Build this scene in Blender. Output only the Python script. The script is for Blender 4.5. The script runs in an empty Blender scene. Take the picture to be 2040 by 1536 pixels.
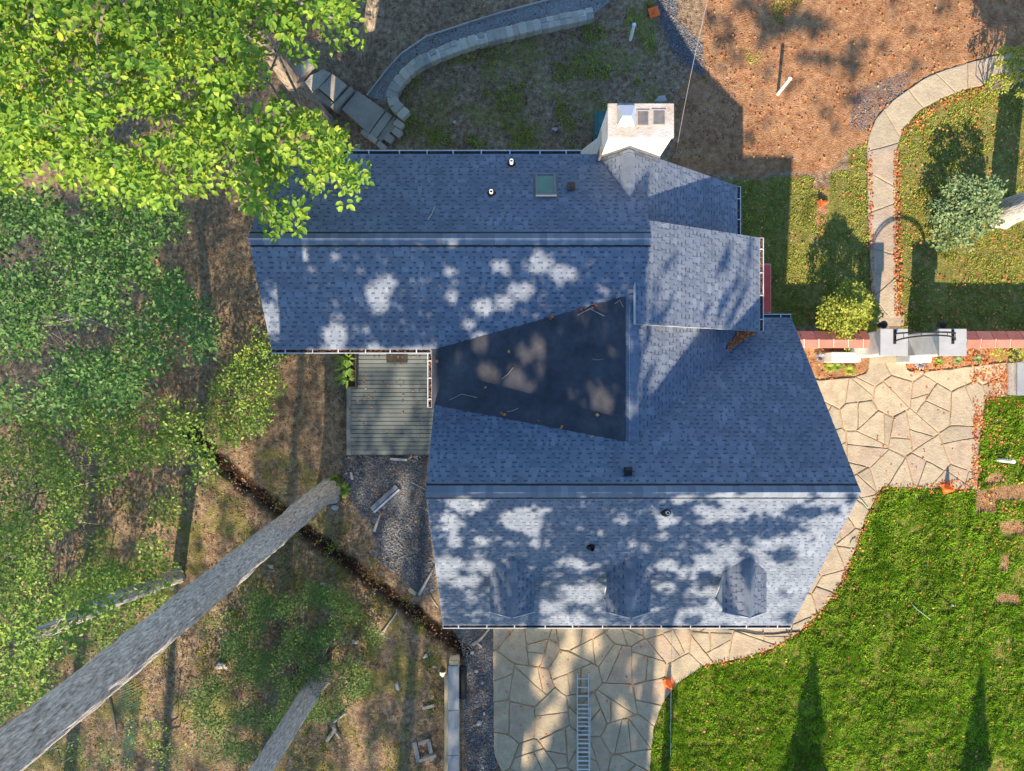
import bpy, bmesh, math, random
import numpy as np
from mathutils import Vector, Matrix, noise as mnoise
R = math.radians
rng = np.random.default_rng(7)
random.seed(7)
scene = bpy.context.scene
COL = scene.collection

# ------------------------------------------------------------------ camera, sky, sun, exposure
H = 25.0                      # drone height above the south patio (m)
F = 1400.0                    # focal length in pixels of the 2040 px wide photograph
cam_d = bpy.data.cameras.new('camera'); cam = bpy.data.objects.new('camera', cam_d); COL.objects.link(cam)
cam.location = (0, 0, H); cam.rotation_euler = (0, 0, 0)
cam_d.sensor_width = 36; cam_d.lens = F / 2040 * 36; cam_d.clip_start = .1; cam_d.clip_end = 2000
scene.camera = cam
SUN_L, SUN_T = 1.617, .085    # ground shadow length per metre of height, and its drift to the east
SUN_EL = math.atan(1 / SUN_L); SUN_AZ = math.pi + math.atan(SUN_T)
world = bpy.data.worlds.new('World'); scene.world = world; world.use_nodes = True
nt = world.node_tree
sky = nt.nodes.new('ShaderNodeTexSky'); sky.sky_type = 'NISHITA'; sky.sun_disc = False
sky.sun_elevation = SUN_EL; sky.sun_rotation = SUN_AZ; sky.air_density = 1.4; sky.dust_density = .1; sky.ozone_density = 6.0
bg = nt.nodes['Background']; bg.inputs['Strength'].default_value = .125
nt.links.new(sky.outputs[0], bg.inputs['Color'])
sun_d = bpy.data.lights.new('sun', 'SUN'); sun = bpy.data.objects.new('sun', sun_d); COL.objects.link(sun)
sun_d.energy = 5.0; sun_d.angle = R(.6); sun_d.color = (1, .82, .59)
SUNV = Vector((-SUN_T * SUN_L, -SUN_L, 1)).normalized()       # towards the sun
sun.rotation_euler = SUNV.to_track_quat('Z', 'Y').to_euler(); sun.location = (0, -40, 40)
vs = scene.view_settings
vs.view_transform = 'Standard'; vs.look = 'None'; vs.gamma = 1; vs.exposure = 1.14; vs.use_curve_mapping = False
scene.cycles.max_bounces = 6; scene.cycles.transparent_max_bounces = 6
scene.cycles.use_denoising = True

# ------------------------------------------------------------------ helpers
def ss(a, b, x):
    t = np.clip((np.asarray(x, float) - a) / (b - a), 0, 1); return t * t * (3 - 2 * t)

def gz(x, y):
    "height of the ground: the north side stands about half a metre above the patio, the wood falls away to the west"
    n = ss(1.30, 1.75, y); e = ss(1., 6., x)
    z = n * (.12 + .38 * e) - .45 * ss(-3, -9, x) - .12 * np.maximum(0, -11 - np.asarray(x, float))
    return np.maximum(z, -4)

def P(px, py, z):
    return Vector(((px - 1020) * (H - z) / F, (768 - py) * (H - z) / F, z))

def G(px, py, dz=0):
    z = 0.
    for _ in range(6):
        p = P(px, py, z); z = float(gz(p.x, p.y))
    p = P(px, py, z); return Vector((p.x, p.y, z + dz))

def GP(poly, dz=0): return [G(x, y, dz) for x, y in poly]

def in_poly(px, py, poly):
    px = np.asarray(px, float); py = np.asarray(py, float); c = np.zeros(px.shape, bool)
    n = len(poly)
    for i in range(n):
        x1, y1 = poly[i]; x2, y2 = poly[(i + 1) % n]
        if y1 == y2: continue
        c ^= ((y1 > py) != (y2 > py)) & (px < (x2 - x1) * (py - y1) / (y2 - y1) + x1)
    return c

def tag(o, label=None, cat=None, group=None, kind=None):
    if label: o['label'] = label
    if cat: o['category'] = cat
    if group: o['group'] = group
    if kind: o['kind'] = kind
    return o

def link(name, me, mat, parent=None, loc=None):
    if mat is not None:
        for m in (mat if isinstance(mat, (list, tuple)) else [mat]): me.materials.append(m)
    o = bpy.data.objects.new(name, me); COL.objects.link(o)
    if parent is not None: o.parent = parent
    if loc is not None: o.location = loc
    return o

def empty(name, loc, label=None, cat=None, group=None):
    o = bpy.data.objects.new(name, None); COL.objects.link(o); o.location = loc; o.empty_display_size = .2
    return tag(o, label, cat, group)

def fast(name, verts, faces, mat, parent=None, smooth=False, cols=None):
    "mesh from numpy arrays, faces all with the same number of corners"
    verts = np.asarray(verts, np.float32); faces = np.asarray(faces, np.int32)
    me = bpy.data.meshes.new(name); k = faces.shape[1]
    me.vertices.add(len(verts)); me.vertices.foreach_set('co', verts.ravel())
    me.loops.add(faces.size); me.loops.foreach_set('vertex_index', faces.ravel())
    me.polygons.add(len(faces)); me.polygons.foreach_set('loop_start', np.arange(0, faces.size, k, dtype=np.int32))
    me.polygons.foreach_set('loop_total', np.full(len(faces), k, np.int32))
    if smooth: me.polygons.foreach_set('use_smooth', np.ones(len(faces), bool))
    me.update(calc_edges=True)
    if cols is not None:
        a = me.color_attributes.new('zone', 'FLOAT_COLOR', 'POINT'); a.data.foreach_set('color', np.asarray(cols, np.float32).ravel())
    return link(name, me, mat, parent)

class MB:
    def __init__(s): s.v = []; s.f = []; s.m = []
    def add(s, vs, fs, m=0):
        b = len(s.v); s.v += [tuple(v) for v in vs]; s.f += [tuple(b + i for i in f) for f in fs]; s.m += [m] * len(fs); return s
    def box(s, c, d, rz=0, m=0, tilt=None):
        M = Matrix.Rotation(rz, 3, 'Z')
        if tilt: M = M @ Matrix.Rotation(tilt[1], 3, tilt[0])
        h = [x / 2 for x in d]; c = Vector(c)
        vs = [c + M @ Vector((sx * h[0], sy * h[1], sz * h[2])) for sz in (-1, 1) for sx, sy in ((-1, -1), (1, -1), (1, 1), (-1, 1))]
        return s.add(vs, [(3, 2, 1, 0), (4, 5, 6, 7), (0, 1, 5, 4), (1, 2, 6, 5), (2, 3, 7, 6), (3, 0, 4, 7)], m)
    def bar(s, a, b, w, h, m=0):
        a = Vector(a); b = Vector(b); d = (b - a).normalized()
        up = Vector((0, 0, 1)) if abs(d.z) < .95 else Vector((1, 0, 0))
        x = d.cross(up).normalized(); y = x.cross(d)
        vs = [p + x * (i * w / 2) + y * (j * h / 2) for p in (a, b) for i, j in ((-1, -1), (1, -1), (1, 1), (-1, 1))]
        return s.add(vs, [(3, 2, 1, 0), (4, 5, 6, 7), (0, 1, 5, 4), (1, 2, 6, 5), (2, 3, 7, 6), (3, 0, 4, 7)], m)
    def tube(s, pts, r, n=8, m=0, cap=True):
        pts = [Vector(p) for p in pts]; k = len(pts); rs = r if isinstance(r, (list, tuple)) else [r] * k
        b = len(s.v); prev = None
        for i, p in enumerate(pts):
            d = (pts[min(i + 1, k - 1)] - pts[max(i - 1, 0)]).normalized()
            if prev is None:
                up = Vector((0, 0, 1)) if abs(d.z) < .9 else Vector((1, 0, 0)); x = d.cross(up).normalized()
            else: x = (prev - d * prev.dot(d)).normalized()
            prev = x; y = d.cross(x)
            s.v += [tuple(p + (x * math.cos(2 * math.pi * j / n) + y * math.sin(2 * math.pi * j / n)) * rs[i]) for j in range(n)]
        for i in range(k - 1):
            for j in range(n):
                s.f.append((b + i * n + j, b + i * n + (j + 1) % n, b + (i + 1) * n + (j + 1) % n, b + (i + 1) * n + j)); s.m.append(m)
        if cap:
            s.f.append(tuple(b + j for j in range(n))[::-1]); s.f.append(tuple(b + (k - 1) * n + j for j in range(n))); s.m += [m, m]
        return s
    def prism(s, poly, z0, z1, inset=0., m=0):
        "extrude a flat polygon of (x, y) upwards; inset chamfers its upper edge"
        n = len(poly); pl = [Vector((p[0], p[1])) for p in poly]
        if sum(pl[i].x * pl[(i + 1) % n].y - pl[(i + 1) % n].x * pl[i].y for i in range(n)) < 0: pl.reverse()
        c = sum(pl, Vector((0, 0))) / n
        def ring(q, z): return [(p.x, p.y, z) for p in q]
        if inset:
            r0 = min((p - c).length for p in pl)
            k = max(.5, 1 - inset / max(r0, .02)); q = [c + (p - c) * k for p in pl]
            vs = ring(pl, z0) + ring(pl, z1 - inset * .7) + ring(q, z1); L = 3
        else: vs = ring(pl, z0) + ring(pl, z1); L = 2
        fs = [tuple(range((L - 1) * n, L * n)), tuple(range(n))[::-1]]
        for l in range(L - 1):
            fs += [(l * n + i, l * n + (i + 1) % n, (l + 1) * n + (i + 1) % n, (l + 1) * n + i) for i in range(n)]
        return s.add(vs, fs, m)
    def lathe(s, c, prof, n=12, m=0):
        c = Vector(c); b = len(s.v); k = len(prof)
        for r, z in prof: s.v += [(c.x + r * math.cos(2 * math.pi * j / n), c.y + r * math.sin(2 * math.pi * j / n), c.z + z) for j in range(n)]
        for i in range(k - 1):
            for j in range(n):
                s.f.append((b + i * n + j, b + i * n + (j + 1) % n, b + (i + 1) * n + (j + 1) % n, b + (i + 1) * n + j)); s.m.append(m)
        s.f.append(tuple(b + j for j in range(n))[::-1]); s.f.append(tuple(b + (k - 1) * n + j for j in range(n))); s.m += [m, m]
        return s
    def hull(s, pts, m=0):
        bm = bmesh.new()
        for p in pts: bm.verts.new(p)
        bmesh.ops.convex_hull(bm, input=bm.verts)
        bm.verts.index_update(); used = {v for f in bm.faces for v in f.verts}; idx = {}; vs = []
        for v in used: idx[v] = len(vs); vs.append(tuple(v.co))
        s.add(vs, [tuple(idx[v] for v in f.verts) for f in bm.faces], m); bm.free(); return s
    def mesh(s, name):
        me = bpy.data.meshes.new(name); me.from_pydata(s.v, [], s.f)
        if any(s.m): me.polygons.foreach_set('material_index', s.m)
        me.update(); return me
    def build(s, name, mat, parent=None, smooth=False, bevel=0):
        me = s.mesh(name)
        if bevel:
            bm = bmesh.new(); bm.from_mesh(me); bmesh.ops.bevel(bm, geom=bm.edges[:], offset=bevel, segments=2, affect='EDGES'); bm.to_mesh(me); bm.free()
        if smooth: me.polygons.foreach_set('use_smooth', [True] * len(me.polygons))
        o = link(name, me, mat)
        if parent is not None:
            o.parent = parent; o.location = -Vector(world_loc(parent))
        return o

def world_loc(o):
    p = Vector(o.location)
    while o.parent is not None: o = o.parent; p += Vector(o.location)
    return p

# ------------------------------------------------------------------ materials
def mat(name, stops, nscale=3., rnd=0., rough=.85, bump=0., bscale=None, fine=0., fscale=60., stretch=None, spec=.3, metal=0., trans=0., objrnd=True, stain=0., sscale=.9):
    """procedural surface: a colour ramp read at (noise, plus a random offset per piece); fine = fine speckle; bump = relief"""
    m = bpy.data.materials.new(name); m.use_nodes = True; n = m.node_tree.nodes; l = m.node_tree.links
    b = n['Principled BSDF']; b.inputs['Roughness'].default_value = rough; b.inputs['Metallic'].default_value = metal
    b.inputs['Specular IOR Level'].default_value = spec
    geo = n.new('ShaderNodeNewGeometry'); pos = geo.outputs['Position']
    if stretch == 'grain':
        ga = n.new('ShaderNodeAttribute'); ga.attribute_name = 'grain'; pos = ga.outputs['Vector']
    elif stretch:
        mp = n.new('ShaderNodeMapping'); mp.inputs['Scale'].default_value = stretch; l.new(pos, mp.inputs['Vector']); pos = mp.outputs[0]
    nz = n.new('ShaderNodeTexNoise'); nz.inputs['Scale'].default_value = nscale; nz.inputs['Detail'].default_value = 6; nz.inputs['Roughness'].default_value = .62
    l.new(pos, nz.inputs['Vector'])
    mr = n.new('ShaderNodeMapRange'); mr.inputs['From Min'].default_value = .3; mr.inputs['From Max'].default_value = .7
    mr.inputs['To Min'].default_value = 0; mr.inputs['To Max'].default_value = 1
    l.new(nz.outputs[0], mr.inputs[0]); v = mr.outputs[0]
    if rnd:
        oi = n.new('ShaderNodeObjectInfo')
        ad = n.new('ShaderNodeMath'); ad.operation = 'ADD'; l.new(geo.outputs['Random Per Island'], ad.inputs[0])
        if objrnd: l.new(oi.outputs['Random'], ad.inputs[1])
        else: ad.inputs[1].default_value = 0
        fr = n.new('ShaderNodeMath'); fr.operation = 'FRACT'; l.new(ad.outputs[0], fr.inputs[0])
        mx = n.new('ShaderNodeMix'); mx.data_type = 'FLOAT'; mx.inputs[0].default_value = rnd
        l.new(v, mx.inputs[2]); l.new(fr.outputs[0], mx.inputs[3]); v = mx.outputs[0]
    cr = n.new('ShaderNodeValToRGB'); e = cr.color_ramp.elements
    if len(stops) == 1: stops = [stops[0], stops[0]]
    for i, s in enumerate(stops):
        if len(s) == 3: s = (i / (len(stops) - 1),) + tuple(s)
        el = e[i] if i < 2 else e.new(s[0])
        el.position = s[0]; el.color = (s[1], s[2], s[3], 1)
    l.new(v, cr.inputs[0]); c = cr.outputs[0]
    if fine:
        f2 = n.new('ShaderNodeTexNoise'); f2.inputs['Scale'].default_value = fscale; f2.inputs['Detail'].default_value = 3; l.new(pos, f2.inputs['Vector'])
        m2 = n.new('ShaderNodeMapRange'); m2.inputs['From Min'].default_value = .3; m2.inputs['From Max'].default_value = .7
        m2.inputs['To Min'].default_value = 1 - fine; m2.inputs['To Max'].default_value = 1 + fine; l.new(f2.outputs[0], m2.inputs[0])
        mm = n.new('ShaderNodeMix'); mm.data_type = 'RGBA'; mm.blend_type = 'MULTIPLY'; mm.inputs[0].default_value = 1
        l.new(c, mm.inputs[6]); l.new(m2.outputs[0], mm.inputs[7]); c = mm.outputs[2]
    if stain:
        f3 = n.new('ShaderNodeTexNoise'); f3.inputs['Scale'].default_value = sscale; f3.inputs['Detail'].default_value = 5; f3.inputs['Roughness'].default_value = .7; l.new(geo.outputs['Position'], f3.inputs['Vector'])
        m3 = n.new('ShaderNodeMapRange'); m3.inputs['From Min'].default_value = .32; m3.inputs['From Max'].default_value = .68
        m3.inputs['To Min'].default_value = 1 - stain; m3.inputs['To Max'].default_value = 1 + stain; l.new(f3.outputs[0], m3.inputs[0])
        mm3 = n.new('ShaderNodeMix'); mm3.data_type = 'RGBA'; mm3.blend_type = 'MULTIPLY'; mm3.inputs[0].default_value = 1
        l.new(c, mm3.inputs[6]); l.new(m3.outputs[0], mm3.inputs[7]); c = mm3.outputs[2]
    l.new(c, b.inputs['Base Color'])
    if bump:
        nb = n.new('ShaderNodeTexNoise'); nb.inputs['Scale'].default_value = bscale or nscale * 4; nb.inputs['Detail'].default_value = 8; l.new(pos, nb.inputs['Vector'])
        bp = n.new('ShaderNodeBump'); bp.inputs['Strength'].default_value = bump; bp.inputs['Distance'].default_value = .05
        l.new(nb.outputs[0], bp.inputs['Height']); l.new(bp.outputs[0], b.inputs['Normal'])
    if trans:
        tr = n.new('ShaderNodeBsdfTranslucent'); ms = n.new('ShaderNodeMixShader'); ms.inputs[0].default_value = trans
        l.new(c, tr.inputs['Color']); l.new(b.outputs[0], ms.inputs[1]); l.new(tr.outputs[0], ms.inputs[2])
        l.new(ms.outputs[0], n['Material Output'].inputs['Surface'])
    return m

M = {}
M['shingle'] = mat('shingle_granules', [(.115, .142, .195), (.143, .172, .228), (.17, .20, .26), (.21, .242, .305)], 1.2, .7, .95, .25, 90, .25, 130, spec=.15, stain=.16)
M['under'] = mat('shingle_underlayer', [(.122, .15, .203), (.19, .222, .283)], 8, 0, .95, .2, 90, .25, 130, spec=.15)
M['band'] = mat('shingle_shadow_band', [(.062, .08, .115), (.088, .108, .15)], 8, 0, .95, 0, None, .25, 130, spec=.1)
M['cap'] = mat('ridge_granules', [(.13, .158, .21), (.168, .20, .255), (.21, .245, .302)], 1.2, .8, .95, .25, 90, .22, 130, spec=.15)
M['black'] = mat('black_vent', [(.008, .009, .011), (.018, .019, .022)], 9, 0, .6)
M['membrane'] = mat('dark_membrane', [(.038, .041, .053), (.054, .056, .068), (.075, .074, .080)], 1.3, 0, .7, .1, 20, .15, 90, spec=.35, stain=.35, sscale=1.6)
M['white'] = mat('white_paint', [(.50, .52, .54), (.62, .63, .65)], 4, 0, .5, .03, 30)
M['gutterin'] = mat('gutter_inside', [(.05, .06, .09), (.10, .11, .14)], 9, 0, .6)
M['siding'] = mat('white_siding', [(.60, .60, .58), (.74, .74, .72)], 3, 0, .6, .1, 12, stretch=(1, 1, 12))
M['stucco'] = mat('white_stucco', [(.58, .58, .56), (.80, .79, .77)], 2.2, 0, .9, .6, 26, .08, 40)
M['chimney'] = mat('whitewashed_chimney', [(0, .42, .43, .40), (.35, .66, .65, .62), (1, .80, .79, .77)], 1.6, 0, .9, .5, 14, .08, 30)
M['crown'] = mat('weathered_crown', [(0, .34, .24, .17), (.3, .43, .38, .33), (1, .55, .535, .52)], 2.5, 0, .9, .4, 20)
M['clay'] = mat('flue_clay', [(.34, .29, .26), (.46, .42, .39)], 6, 0, .9, .3, 30)
M['soot'] = mat('flue_inside', [(.10, .10, .11), (.19, .175, .17)], 6, 0, .95)  # grey floor colour inside each flue, darker than the clay
M['metal'] = mat('pale_metal', [(.55, .60, .68), (.68, .72, .78)], 2, 0, .35, metal=.7)
M['lead'] = mat('grey_flashing', [(.10, .105, .115), (.17, .175, .185)], 5, 0, .6, .2, 20)
M['pvc'] = mat('white_pvc', [(.72, .72, .70), (.8, .8, .78)], 8, 0, .4)
M['glass'] = mat('window_glass', [(.03, .11, .085), (.05, .15, .11)], 2, 0, .05, spec=.35)
M['frame'] = mat('grey_frame', [(.12, .14, .17), (.17, .19, .23)], 4, 0, .5)
M['deck'] = mat('grey_composite', [(.085, .105, .115), (.115, .14, .15), (.145, .17, .175)], 2.5, .55, .7, .25, 18, .10, 60, stretch=(1, 14, 14))
M['rubber'] = mat('rubber_mat', [(.015, .016, .018), (.05, .042, .036)], 6, 0, .9, .5, 60)
M['planter'] = mat('dark_planter', [(.02, .022, .028), (.05, .055, .065)], 5, 0, .5)
M['soil'] = mat('dark_soil', [(.02, .015, .012), (.06, .042, .03)], 9, 0, .95, .6, 30)
M['flag'] = mat('flagstone', [(0, .28, .23, .17), (.25, .36, .30, .215), (.55, .415, .345, .24), (.8, .37, .285, .205), (1, .33, .305, .26)], 2.0, .66, .85, .4, 14, .12, 28, stain=.16, sscale=2.4)
M['mortar'] = mat('sand_joint', [(.32, .215, .12), (.46, .33, .20)], 5, 0, .95, .4, 40, .2, 60)
M['pathjoint'] = mat('pale_joint', [(.33, .25, .165), (.43, .34, .23)], 5, 0, .95, .4, 40, .2, 60)
M['steps'] = mat('step_stone', [(.22, .20, .175), (.34, .305, .255), (.46, .40, .32)], 1.8, .5, .9, .5, 14, .15, 40)
M['wallstone'] = mat('wall_stone', [(.24, .235, .225), (.36, .335, .28), (.48, .44, .36), (.32, .27, .215)], 2.5, .75, .9, .5, 16, .15, 40)
M['gravel'] = mat('gravel_grey', [(.18, .185, .19), (.31, .31, .31), (.46, .45, .43)], 9, .8, .9)
M['gravelsheet'] = mat('gravel_bed', [(.17, .17, .165), (.31, .305, .29), (.42, .40, .38)], 14, 0, .95, .9, 50, .35, 70)
M['darkgravel'] = mat('gravel_dark', [(.07, .085, .11), (.15, .165, .19), (.32, .32, .33)], 9, .8, .9)
M['tile'] = mat('coping_tile', [(.38, .115, .085), (.46, .155, .115), (.52, .20, .155)], 3, .6, .75, .2, 20, .08, 30)
M['grout'] = mat('pale_grout', [(.55, .50, .44), (.70, .66, .60)], 6, 0, .9, .3, 30)
M['capstone'] = mat('grey_cap', [(.34, .345, .35), (.44, .44, .435)], 2.5, 0, .8, .15, 30, .05, 40)
M['slate'] = mat('blue_grey_slab', [(.21, .23, .26), (.30, .32, .34)], 2.5, .4, .8, .2, 25, .06, 40)
M['iron'] = mat('black_iron', [(.012, .013, .016), (.035, .037, .042)], 6, 0, .5, .2, 30, metal=.3)
M['red'] = mat('red_paint', [(.55, .05, .04), (.66, .085, .065)], 3, 0, .5, .1, 20)
M['redtrim'] = mat('faded_pink_edge', [(.50, .20, .16), (.58, .30, .24)], 4, 0, .6)
M['green_plastic'] = mat('dark_green_plastic', [(.04, .12, .12), (.06, .17, .16)], 3, 0, .45)
M['orange'] = mat('orange_plastic', [(.80, .13, .03), (.85, .20, .05)], 4, 0, .5)
M['alu'] = mat('aluminium', [(.55, .56, .58), (.72, .73, .75)], 6, 0, .35, metal=.75)
M['wood'] = mat('weathered_board', [(.20, .18, .16), (.33, .30, .27), (.42, .38, .33)], 3, .5, .85, .4, 16, .1, 50)
M['stick'] = mat('dead_wood', [(.20, .17, .14), (.38, .34, .30), (.5, .46, .42)], 5, .5, .9, .4, 20)
M['timber'] = mat('pale_timber', [(.33, .29, .19), (.45, .40, .28)], 4, 0, .85, .3, 20)
M['bark'] = mat('grey_bark', [(0, .15, .125, .11), (.3, .36, .33, .31), (.65, .52, .49, .47), (1, .66, .63, .61)], 24, 0, .95, 1., 30, .35, 60, stretch='grain')
M['bark2'] = mat('brown_bark', [(0, .09, .07, .055), (.5, .26, .21, .165), (1, .40, .33, .27)], 16, 0, .95, 1., 22, .3, 50, stretch='grain')
M['twig'] = mat('twig_bark', [(.14, .115, .095), (.30, .26, .23)], 8, 0, .95, .3, 30)
M['leaf1'] = mat('yellow_green_leaf', [(0, .06, .155, .028), (.35, .15, .30, .034), (.62, .28, .43, .045), (.88, .46, .52, .06), (1, .62, .46, .05)], .55, .5, .55, trans=.35, spec=.3)
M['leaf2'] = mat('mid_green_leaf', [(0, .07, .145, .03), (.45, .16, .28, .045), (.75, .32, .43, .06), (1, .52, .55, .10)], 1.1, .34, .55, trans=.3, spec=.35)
M['leaf6'] = mat('cool_green_leaf', [(0, .04, .11, .034), (.5, .09, .20, .05), (.85, .18, .32, .065), (1, .40, .48, .10)], 1.1, .34, .5, trans=.3, spec=.35)  # darker, cooler than the sunlit foliage: understory shade is put into the colour
M['leaf3'] = mat('dark_green_leaf', [(0, .065, .14, .03), (.6, .13, .23, .045), (.93, .24, .33, .065), (1, .40, .42, .09)], .7, .55, .55, trans=.25, spec=.35)
M['leaf4'] = mat('lime_leaf', [(0, .14, .20, .03), (.5, .34, .38, .05), (1, .55, .52, .10)], 2, .6, .55, trans=.3, spec=.3)
M['leaf5'] = mat('grey_green_leaf', [(0, .10, .17, .08), (.5, .21, .30, .12), (1, .36, .43, .20)], 2, .6, .6, trans=.25, spec=.3)
M['grass'] = mat('lawn_grass', [(0, .10, .20, .010), (.4, .19, .365, .016), (.75, .29, .46, .03), (1, .48, .52, .12)], .8, .5, .7, trans=.3, spec=.2, stain=.22, sscale=.7)
M['grass2'] = mat('thin_grass', [(0, .18, .24, .035), (.5, .36, .42, .065), (1, .58, .52, .17)], 1.2, .6, .7, trans=.25, spec=.2)
M['fallen'] = mat('fallen_leaf', [(0, .24, .07, .04), (.3, .45, .10, .05), (.6, .60, .20, .06), (.85, .62, .32, .08), (1, .60, .46, .12)], 2, .9, .7, trans=.1)
M['fallenbrown'] = mat('brown_fallen_leaf', [(0, .07, .035, .022), (.5, .16, .075, .04), (.8, .27, .12, .05), (1, .42, .26, .08)], 2, .9, .8)
M['rock'] = mat('pale_rock', [(.30, .29, .28), (.48, .46, .44)], 4, .5, .9, .4, 16)
M['cable'] = mat('grey_cable', [(.25, .24, .24), (.35, .34, .34)], 4)
M['hose'] = mat('green_hose', [(.10, .22, .14), (.42, .50, .40)], 6)
M['flesh'] = mat('succulent_leaf', [(.12, .10, .13), (.35, .33, .36)], 5, .7, .5)
M['net'] = mat('green_netting', [(.02, .11, .07), (.05, .18, .12)], 4, 0, .5)

# ------------------------------------------------------------------ outlines read off the ground (photograph pixels -> ground points)
PATIO = [(1600, 700), (1600, 757), (1640, 757), (1700, 752), (1722, 746), (1729, 735), (1729, 708), (1802, 708), (1803, 735), (1815, 743), (1890, 735), (2004, 722), (2004, 790), (1962, 795),
         (1950, 880), (1946, 974), (1895, 973), (1757, 970), (1745, 988), (1720, 1040), (1706, 1085), (1682, 1150), (1642, 1208), (1592, 1258), (1540, 1290), (1480, 1311), (1400, 1326),
         (1350, 1360), (1320, 1400), (1302, 1450), (1295, 1536), (1290, 1700), (1000, 1700), (1000, 1536), (984, 1502), (982, 1360), (982, 1150), (1400, 1150), (1480, 900), (1500, 720)]
LAWN_S = [(1757, 970), (1946, 974), (1950, 880), (1962, 795), (2500, 780), (2500, 2300), (1290, 2300), (1295, 1536), (1302, 1450), (1320, 1400), (1350, 1360), (1400, 1326), (1480, 1311),
          (1540, 1290), (1592, 1258), (1642, 1208), (1682, 1150), (1706, 1085), (1720, 1040), (1745, 988)]
PATH = [(1734, 634), (1736, 590), (1729, 420), (1727, 300), (1730, 272), (1745, 236), (1768, 210), (1792, 190), (1850, 151), (1912, 130), (1978, 112), (2100, 95), (2100, 160), (1980, 166), (1930, 176), (1880, 194), (1832, 219),
        (1798, 256), (1785, 300), (1784, 420), (1783, 540), (1792, 634)]
LAWN_E = [(1786, 634), (1786, 300), (1798, 258), (1832, 221), (1880, 196), (1930, 178), (1980, 168), (2400, 110), (2400, 664), (1800, 664)]
LAWN_W = [(1440, 358), (1583, 352), (1622, 350), (1622, 378), (1655, 376), (1655, 343), (1690, 340), (1690, 284), (1727, 284), (1730, 420), (1735, 640), (1500, 655), (1440, 600)]
TAN = [(1400, -300), (2400, -300), (2400, 100), (2100, 92), (1978, 110), (1850, 150), (1792, 188), (1745, 234), (1727, 290), (1690, 300), (1655, 340), (1440, 352), (1330, 330), (1345, 200), (1400, 100)]
GPATH = [(732, 192), (770, 142), (800, 109), (850, 75), (935, 47), (1000, 27), (1110, -3), (1180, -30), (1260, -30), (1180, 30), (1060, 56), (960, 82), (880, 108), (832, 130), (797, 162), (772, 205)]
WGRAVEL = [(688, 908), (850, 908), (846, 960), (862, 1120), (870, 1180), (840, 1190), (770, 1130), (745, 1110), (742, 1050), (700, 1000), (680, 940)]
SGRAVEL = [(905, 1248), (984, 1248), (984, 1505), (1004, 1600), (925, 1600), (922, 1300)]
BED_A = [(1580, 690), (1735, 690), (1729, 735), (1722, 746), (1700, 752), (1640, 757), (1580, 757)]
BED_B = [(1802, 700), (2010, 690), (2010, 722), (1890, 735), (1815, 743), (1803, 735)]
TRENCH = [(375, 860), (440, 925), (520, 990), (600, 1055), (690, 1120), (780, 1190), (860, 1250), (925, 1300)]
HOUSE_PX = [(560, 330), (1490, 330), (1500, 640), (1560, 640), (1560, 1180), (900, 1180), (880, 700), (560, 690)]

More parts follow.
